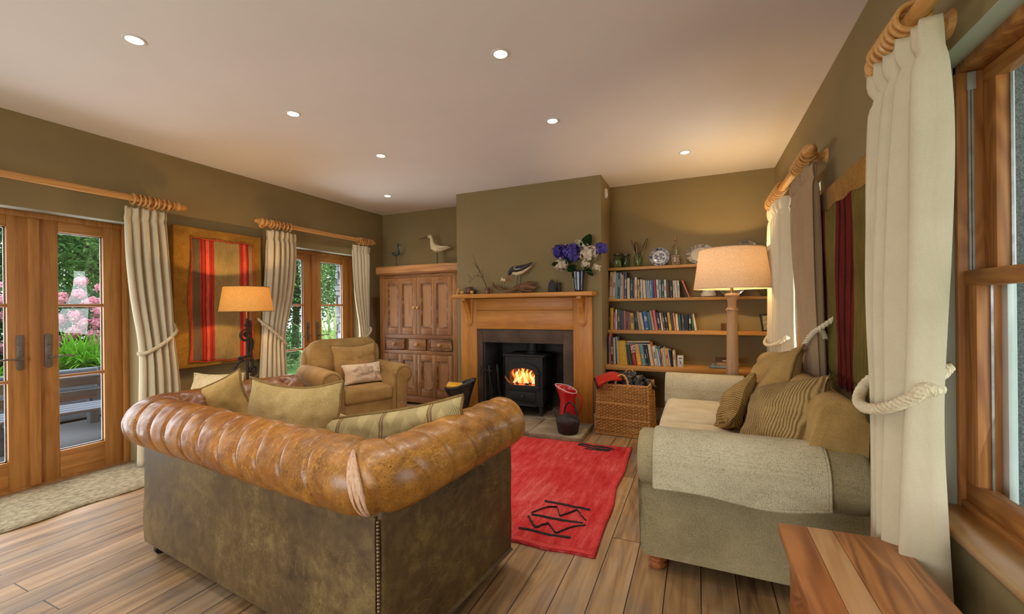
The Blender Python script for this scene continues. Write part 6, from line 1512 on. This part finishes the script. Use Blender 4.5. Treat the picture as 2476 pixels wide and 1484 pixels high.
def book(x, w, h, dx, col, c2, y, z, shelf, label, dep):
    """x..x+w along the shelf at its foot, leaning by dx over its height; spine faces the room (-y)"""
    a = math.atan2(dx, h); label = label.replace('dark ', '') if len(label.split()) > 16 else label
    t = T('book', label, 'book', (x, y, z), (0, a, 0), 'books on the ' + shelf); h = math.hypot(h, dx)
    lift = w * math.sin(-a) if a < 0 else 0
    t.location.z += .0005 + (0 if a <= 0 else 0) + (w * math.sin(a) if a > 0 else 0)
    cv = MB(); r = .0015
    cv.box((0, 0, 0), (r * 1.2, dep, h), .0006, 1); cv.box((w - r * 1.2, 0, 0), (w, dep, h), .0006, 1)
    cv.prism([(0, .004), (w * .15, .001), (w * .5, 0), (w * .85, .001), (w, .004), (w, .007), (0, .007)], 0, h, 'z')
    P('cover', cv, BM[col], t, smooth=30)
    P('pages', MB().box((r * 1.2, .006, .003), (w - r * 1.2, dep - .004, h - .003)), M['pages'], t, smooth=0)
    if c2 == '501':
        spine_text(t, '501', w, h * .77, w * 1.35, -.0012, BM['white'] if col == 'red' else BM['tan'])
        b = MB()
        for k in range(9): b.box((w * .42, -.0008, h * (.2 + .035 * k)), (w * (.5 + .08 * (k % 3)), .001, h * (.225 + .035 * k)))
        P('spine_lettering', b, BM['tan'] if col == 'red' else BM['cream'], t, smooth=0)
    elif c2:
        b = MB(); n = rng.randint(5, 9); zz = h * rng.uniform(.35, .5); lw = max(.003, w * .34)
        for k in range(n):
            hh = h * rng.uniform(.022, .04); b.box((w / 2 - lw * rng.uniform(.6, 1) / 1.2, -.0006, zz), (w / 2 + lw * rng.uniform(.6, 1) / 1.2, .001, zz + hh)); zz += hh + h * .012
            if zz > h * .9: break
        b.box((w * .3, -.0006, h * .05), (w * .7, .001, h * .085))
        P('spine_lettering', b, BM[c2], t, smooth=0)
def size_word(w, h): return ('thick ' if w > .03 else 'thin ' if w < .014 else '') + ('tall ' if h > .25 else 'short ' if h < .178 else '')
def shelf_row(rows, y, z, shelf, where, dep):
    px = -9
    for k, (x, w, h, dx, c, c2) in enumerate(rows):
        x = max(x / 1000, px + .0006, CHX1 + .004); px = x + w / 1000
        nb = (' and ' + c2 + ' lettering') if c2 and c2 != '501' and c2 != c else (' marked 501' if c2 == '501' else '')
        lab = f"{size_word(w / 1000, h / 1000)}{c.replace('_', ' ')} book{nb.replace(' and', ' with')}, {ordn(k)} from the chimney on {where}"
        book(x, w / 1000, h / 1000, dx / 1000, c, c2, y, z, shelf, lab, dep)
BK_A=[(-917,30,295,15,'cream','red'),(-885,34,298,18,'cream','red'),(-849,26,283,14,'sky',''),(-820,21,289,11,'black','white'),(-797,11,280,6,'teal',''),(-785,10,283,4,'white','black'),(-774,18,260,2,'tan',''),(-755,11,287,2,'rust',''),(-741,25,286,5,'navy','white'),(-707,29,223,-1,'cream',''),(-674,32,213,-1,'dark_teal','grey'),(-639,14,206,0,'rust',''),(-624,21,226,-1,'white','red'),(-597,21,201,-1,'yellow','black'),(-574,11,202,-4,'black','white'),(-562,17,203,-7,'white',''),(-538,31,193,-11,'cream',''),(-501,15,189,-12,'pale_blue',''),(-485,18,188,-9,'pale_blue','grey'),(-466,20,190,-7,'sky','white'),(-445,16,191,-8,'blue',''),(-424,24,192,-12,'red',''),(-397,22,193,-10,'white','green'),(-373,23,192,-8,'grey','white'),(-348,22,192,-4,'green','white'),(-324,22,191,-4,'white','red'),(-299,29,177,-4,'brown',''),(-265,25,175,-7,'black','yellow'),(-237,19,178,-5,'cream','grey'),(-215,22,178,-9,'cream',''),(-191,19,176,-7,'white','teal')]
BK_B=[(-901,8,204,2,'black','white'),(-889,34,240,0,'yellow',''),(-849,15,191,0,'pink','white'),(-833,20,222,0,'white','pink'),(-809,25,216,-1,'dark_grey','white'),(-782,17,216,-1,'dark_grey',''),(-764,20,211,0,'dark_grey',''),(-743,24,208,-1,'rust',''),(-717,16,200,-2,'brown','grey'),(-700,16,200,-4,'red',''),(-683,10,192,-4,'grey',''),(-668,34,184,-8,'yellow','black'),(-632,13,187,-11,'navy',''),(-617,28,187,-19,'black','grey'),(-585,28,195,-28,'tan',''),(-554,28,186,-31,'cream',''),(-523,51,197,-29,'blue','white'),(-470,23,190,-31,'teal',''),(-444,24,204,-33,'tan',''),(-417,27,210,-30,'pink',''),(-384,28,185,-28,'dark_purple','white'),(-353,18,183,-25,'cream',''),(-332,20,183,-25,'brown','white'),(-309,28,182,-24,'black','white'),(-278,26,185,-22,'yellow','rust'),(-249,22,185,-18,'dark_teal',''),(-225,17,183,-19,'orange',''),(-205,22,172,-14,'cream',''),(-181,25,167,-12,'dark_teal','teal'),(-153,25,165,-7,'dark_grey','grey'),(-126,16,167,-4,'black',''),(-109,15,167,-4,'black',''),(-91,30,165,-1,'black','white'),(-59,24,165,-4,'green',''),(-32,22,166,-29,'cream','')]
BK_C=[(-904,18,303,3,'dark_teal',''),(-884,17,331,2,'coral','teal'),(-865,24,300,0,'black','white'),(-839,13,287,-4,'tan',''),(-826,9,287,-4,'white',''),(-816,17,286,-6,'dark_purple',''),(-798,12,294,-14,'pale_blue',''),(-784,14,251,-16,'yellow',''),(-768,13,250,-16,'yellow',''),(-754,14,250,-17,'yellow',''),(-739,15,250,-18,'yellow',''),(-723,15,249,-20,'yellow',''),(-707,14,248,-20,'yellow',''),(-691,15,218,-22,'brown',''),(-673,34,217,-32,'green',''),(-636,43,215,-30,'red','501'),(-590,44,216,-30,'amber','501'),(-541,38,216,-32,'sky','yellow'),(-500,18,215,-36,'black','white'),(-480,20,214,-36,'black','grey'),(-456,30,225,-33,'cream',''),(-424,7,246,-35,'orange',''),(-414,28,202,-30,'white','black'),(-384,12,192,-27,'pale_blue',''),(-370,11,177,-28,'white',''),(-356,16,196,-30,'blue','white'),(-337,15,177,-24,'amber','rust'),(-321,9,180,-23,'white',''),(-311,14,190,-26,'pale_blue',''),(-295,23,176,-26,'amber','red'),(-270,9,172,-24,'white',''),(-259,11,169,-21,'navy',''),(-247,10,164,-20,'black',''),(-234,23,160,-11,'cream','rust')]

shelf_row(BK_A, 4.73, SH['a'][1], 'upper book shelf', 'the upper book shelf', .14)
shelf_row(BK_B, 4.71, SH['b'][1], 'lower book shelf', 'the lower book shelf', .14)
shelf_row(BK_C, 4.60, SH['c'][1], 'bottom shelf', 'the bottom shelf', .19)
# the last leaning ones
def slab_book(label, loc, rot, w, d, h, col, group=None, name='book', band=None):
    t = T(name, label, name.split('_')[-1] if name != 'book' else 'book', loc, rot, group)
    b = MB(); b.box((0, 0, 0), (w, d, .0018)); b.box((0, 0, h - .0018), (w, d, h)); b.box((0, 0, 0), (w, .0018, h)); P('cover', b, BM[col], t, smooth=0)
    P('pages', MB().box((.003, .0018, .0018), (w - .003, d - .003, h - .0018)), M['pages'], t, smooth=0)
    if band: P('spine_lettering', MB().box((w * .3, -.0006, h * .3), (w * .7, .001, h * .7)), BM[band], t, smooth=0)
a = math.atan2(-.062, .165)
t = T('book', 'black book with a coral edge slumped sideways at the end of the upper book shelf', 'book', (-.088, 4.735, SH['a'][1] + .0005), (0, a, 0), 'books on the upper book shelf')
P('cover', MB().box((0, 0, 0), (.013, .125, .185), .001), BM['coral'], t); P('back_board', MB().box((-.003, .002, 0), (0, .128, .186)), BM['black'], t, smooth=0)
t = T('book', 'small white paperback with a black mark facing out at the bottom shelf row end', 'book', (-.198, 4.615, SH['c'][1] + .0005), (R(0), 0, R(-12)), 'books on the bottom shelf')
P('cover', MB().box((0, 0, 0), (.056, .02, .118), .001), BM['white'], t); P('pages', MB().box((.001, .001, -.0003), (.054, .018, .1185)), M['pages'], t, smooth=0); P('printed_mark', MB().tube([(.024, -.0004, .075), (.03, -.0004, .045), (.04, -.0004, .02)], [.001, .004, .001], 5).box((.014, -.0006, .085), (.046, .001, .094)), BM['black'], t)
zt = SH['c'][1] + .219
for k, (c, l) in enumerate((('white', 'white magazine lowest of those laid flat on top of the 501 books'), ('black', 'dark magazine in the middle of those laid flat on the 501 books'), ('cream', 'cream magazine topmost of those laid flat on the 501 books'))):
    slab_book(l, (-.71 + .004 * k, 4.60 + .004 * k, zt + .009 * k), (0, R(-1.5) if k else 0, R(k)), .235, .19, .008, c, 'magazines on the bottom shelf', 'magazine')
zc_ = SH['c'][1]
for k, (w, d, h, c, x, l, nm) in enumerate(((.24, .17, .010, 'grey', .10, 'grey magazine at the bottom of the small pile beside the lamp column', 'magazine'), (.235, .165, .018, 'pale_blue', .115, 'pale blue folder second from the bottom of the pile beside the lamp column', 'folder'), (.20, .14, .034, 'tan', .165, 'thick tan paperback lying in the pile beside the lamp column', 'book'), (.21, .15, .03, 'brown', .15, 'brown and cream paperback at the top of the pile beside the lamp column', 'book'))):
    zz = zc_ + (0, .0105, .029, .0635)[k]; slab_book(l, (x, 4.62, zz), (0, 0, R((2, -3, 4, 1)[k])), w, d, h, c, 'pile on the bottom shelf', nm, 'cream' if c == 'brown' else None)
t = T('storage_tin', 'cream tin with a dark lid at the right end of the bottom shelf', 'tin', (.625, 4.70, zc_))
P('body', MB().lathe([(0, 0), (.045, 0), (.045, .12), (0, .12)], 26), BM['cream'], t); P('lid', MB().lathe([(.047, .118), (.047, .15), (.04, .155), (0, .155)], 26), BM['navy'], t); P('label_band', MB().lathe([(.0455, .03), (.0455, .09)], 26), BM['tan'], t)
SKY, SPOT_W, LAMP1_W, LAMP2_W, DAY_FILL, EXPO = 3.2, 24, 46, 34, 54, 0.25
# ------------------------------------------------------------------ light, sky, camera
w = bpy.data.worlds.new('overcast_sky'); SC.world = w; w.use_nodes = True; nt = w.node_tree
bg = nt.nodes['Background']; tc = nt.nodes.new('ShaderNodeTexCoord'); sp = nt.nodes.new('ShaderNodeSeparateXYZ'); L(nt, tc.outputs['Generated'], sp.inputs[0])
L(nt, ramp(nt, sp.outputs[2], [(.0, (.82, .90, .95)), (.6, (.80, .92, 1.05)), (1, (.72, .86, 1.05))]), bg.inputs[0]); bg.inputs[1].default_value = SKY
def light(name, kind, loc, energy, col, rot=(0, 0, 0), **k):
    d = bpy.data.lights.new(name, kind); d.energy = energy; d.color = col
    for a, v in k.items(): setattr(d, a, v)
    o = bpy.data.objects.new(name, d); COL.objects.link(o); o.location = loc; o.rotation_euler = rot; return o
for i, (x, y, l) in enumerate(DL + [(-2.56, .28, ''), (-.953, 1.15, ''), (-.953, .25, ''), (-2.56, -.6, ''), (-.953, -.65, ''), (-2.56, -1.5, ''), (-.953, -1.55, '')]):  # the unlabelled positions are unseen spots added to fill the room
    light('downlight_and_fill_beam', 'SPOT', (x, y, H - .012), SPOT_W, (1, .96, .93), spot_size=R(130), spot_blend=1.0, shadow_soft_size=.03)
light('iron_lamp_glow', 'POINT', (-3.70, 2.505, .553 + .79), LAMP1_W, (1, .62, .28), shadow_soft_size=.03)
light('column_lamp_glow', 'POINT', (.275, 4.20, 1.57), LAMP2_W, (1, .68, .30), shadow_soft_size=.03)
light('fire_glow', 'POINT', (-1.77, 4.36, .52), 3.0, (1, .35, .08), shadow_soft_size=.05)
def daylight_fill(x, y, z, sx, sy, rot, e):
    light('window_fill', 'AREA', (x, y, z), e, (.93, .97, 1), rot, shape='RECTANGLE', size=sx, size_y=sy, spread=R(170))  # area lamps added outside the openings, tilted up to brighten the ceiling
UPT = 14
daylight_fill(XL - .62, 1.22, .95, 1.8, 1.5, (0, R(-90 - UPT), 0), DAY_FILL * .8); daylight_fill(XL - .62, 3.82, .95, 1.8, 1.3, (0, R(-90 - UPT), 0), DAY_FILL * .8)
daylight_fill(XR + .21, 1.14, 1.28, 1.4, 1.3, (0, R(90 + UPT), 0), DAY_FILL * .06); daylight_fill(XR + .30, 3.74, 1.28, 1.4, 1.0, (0, R(90 + UPT), 0), DAY_FILL * .4)
daylight_fill(-2.0, YF - .25, 1.05, 2.7, 2.0, (R(90 + UPT), 0, 0), DAY_FILL * 1.1)
def portal(x, y, z, sx, sy, rot):
    o = light('window_portal', 'AREA', (x, y, z), 1, (1, 1, 1), rot, shape='RECTANGLE', size=sx, size_y=sy); o.data.cycles.is_portal = True
portal(XL - .3, 1.22, 1.0, 2.0, 1.45, (0, R(-90), 0)); portal(XL - .3, 3.82, 1.0, 2.0, 1.28, (0, R(-90), 0))
portal(XR + .35, 1.14, 1.28, 1.5, 1.4, (0, R(90), 0)); portal(XR + .35, 3.74, 1.28, 1.5, 1.1, (0, R(90), 0))
portal(-2.0, YF - .2, 1.05, 2.8, 2.1, (R(90), 0, 0))
cam = bpy.data.cameras.new('camera'); co = bpy.data.objects.new('camera', cam); COL.objects.link(co)
cam.sensor_fit = 'HORIZONTAL'; cam.sensor_width = 36; cam.lens = 36 * 1021.2 / 2476; cam.clip_start = .05
yw, pt, rl = R(23.77), R(-.03), R(-.623)
Fv = Vector((-math.sin(yw) * math.cos(pt), math.cos(yw) * math.cos(pt), math.sin(pt))); Rt = Vector((math.cos(yw), math.sin(yw), 0)); Up = Rt.cross(Fv)
A = math.cos(rl) * Rt + math.sin(rl) * Up; B = -math.sin(rl) * Rt + math.cos(rl) * Up
mw = Matrix((A, B, -Fv)).transposed().to_4x4(); mw.translation = (0, 0, 1.25); co.matrix_world = mw
SC.camera = co
vs = SC.view_settings; vs.view_transform = 'Standard'; vs.look = 'None'; vs.exposure = EXPO; vs.gamma = 1; vs.use_curve_mapping = False
SC.display_settings.display_device = 'sRGB'
cy = SC.cycles; cy.max_bounces = 8; cy.diffuse_bounces = 5; cy.glossy_bounces = 3; cy.transmission_bounces = 4; cy.transparent_max_bounces = 16; cy.caustics_reflective = False; cy.caustics_refractive = False; cy.sample_clamp_indirect = 4; cy.use_denoising = True
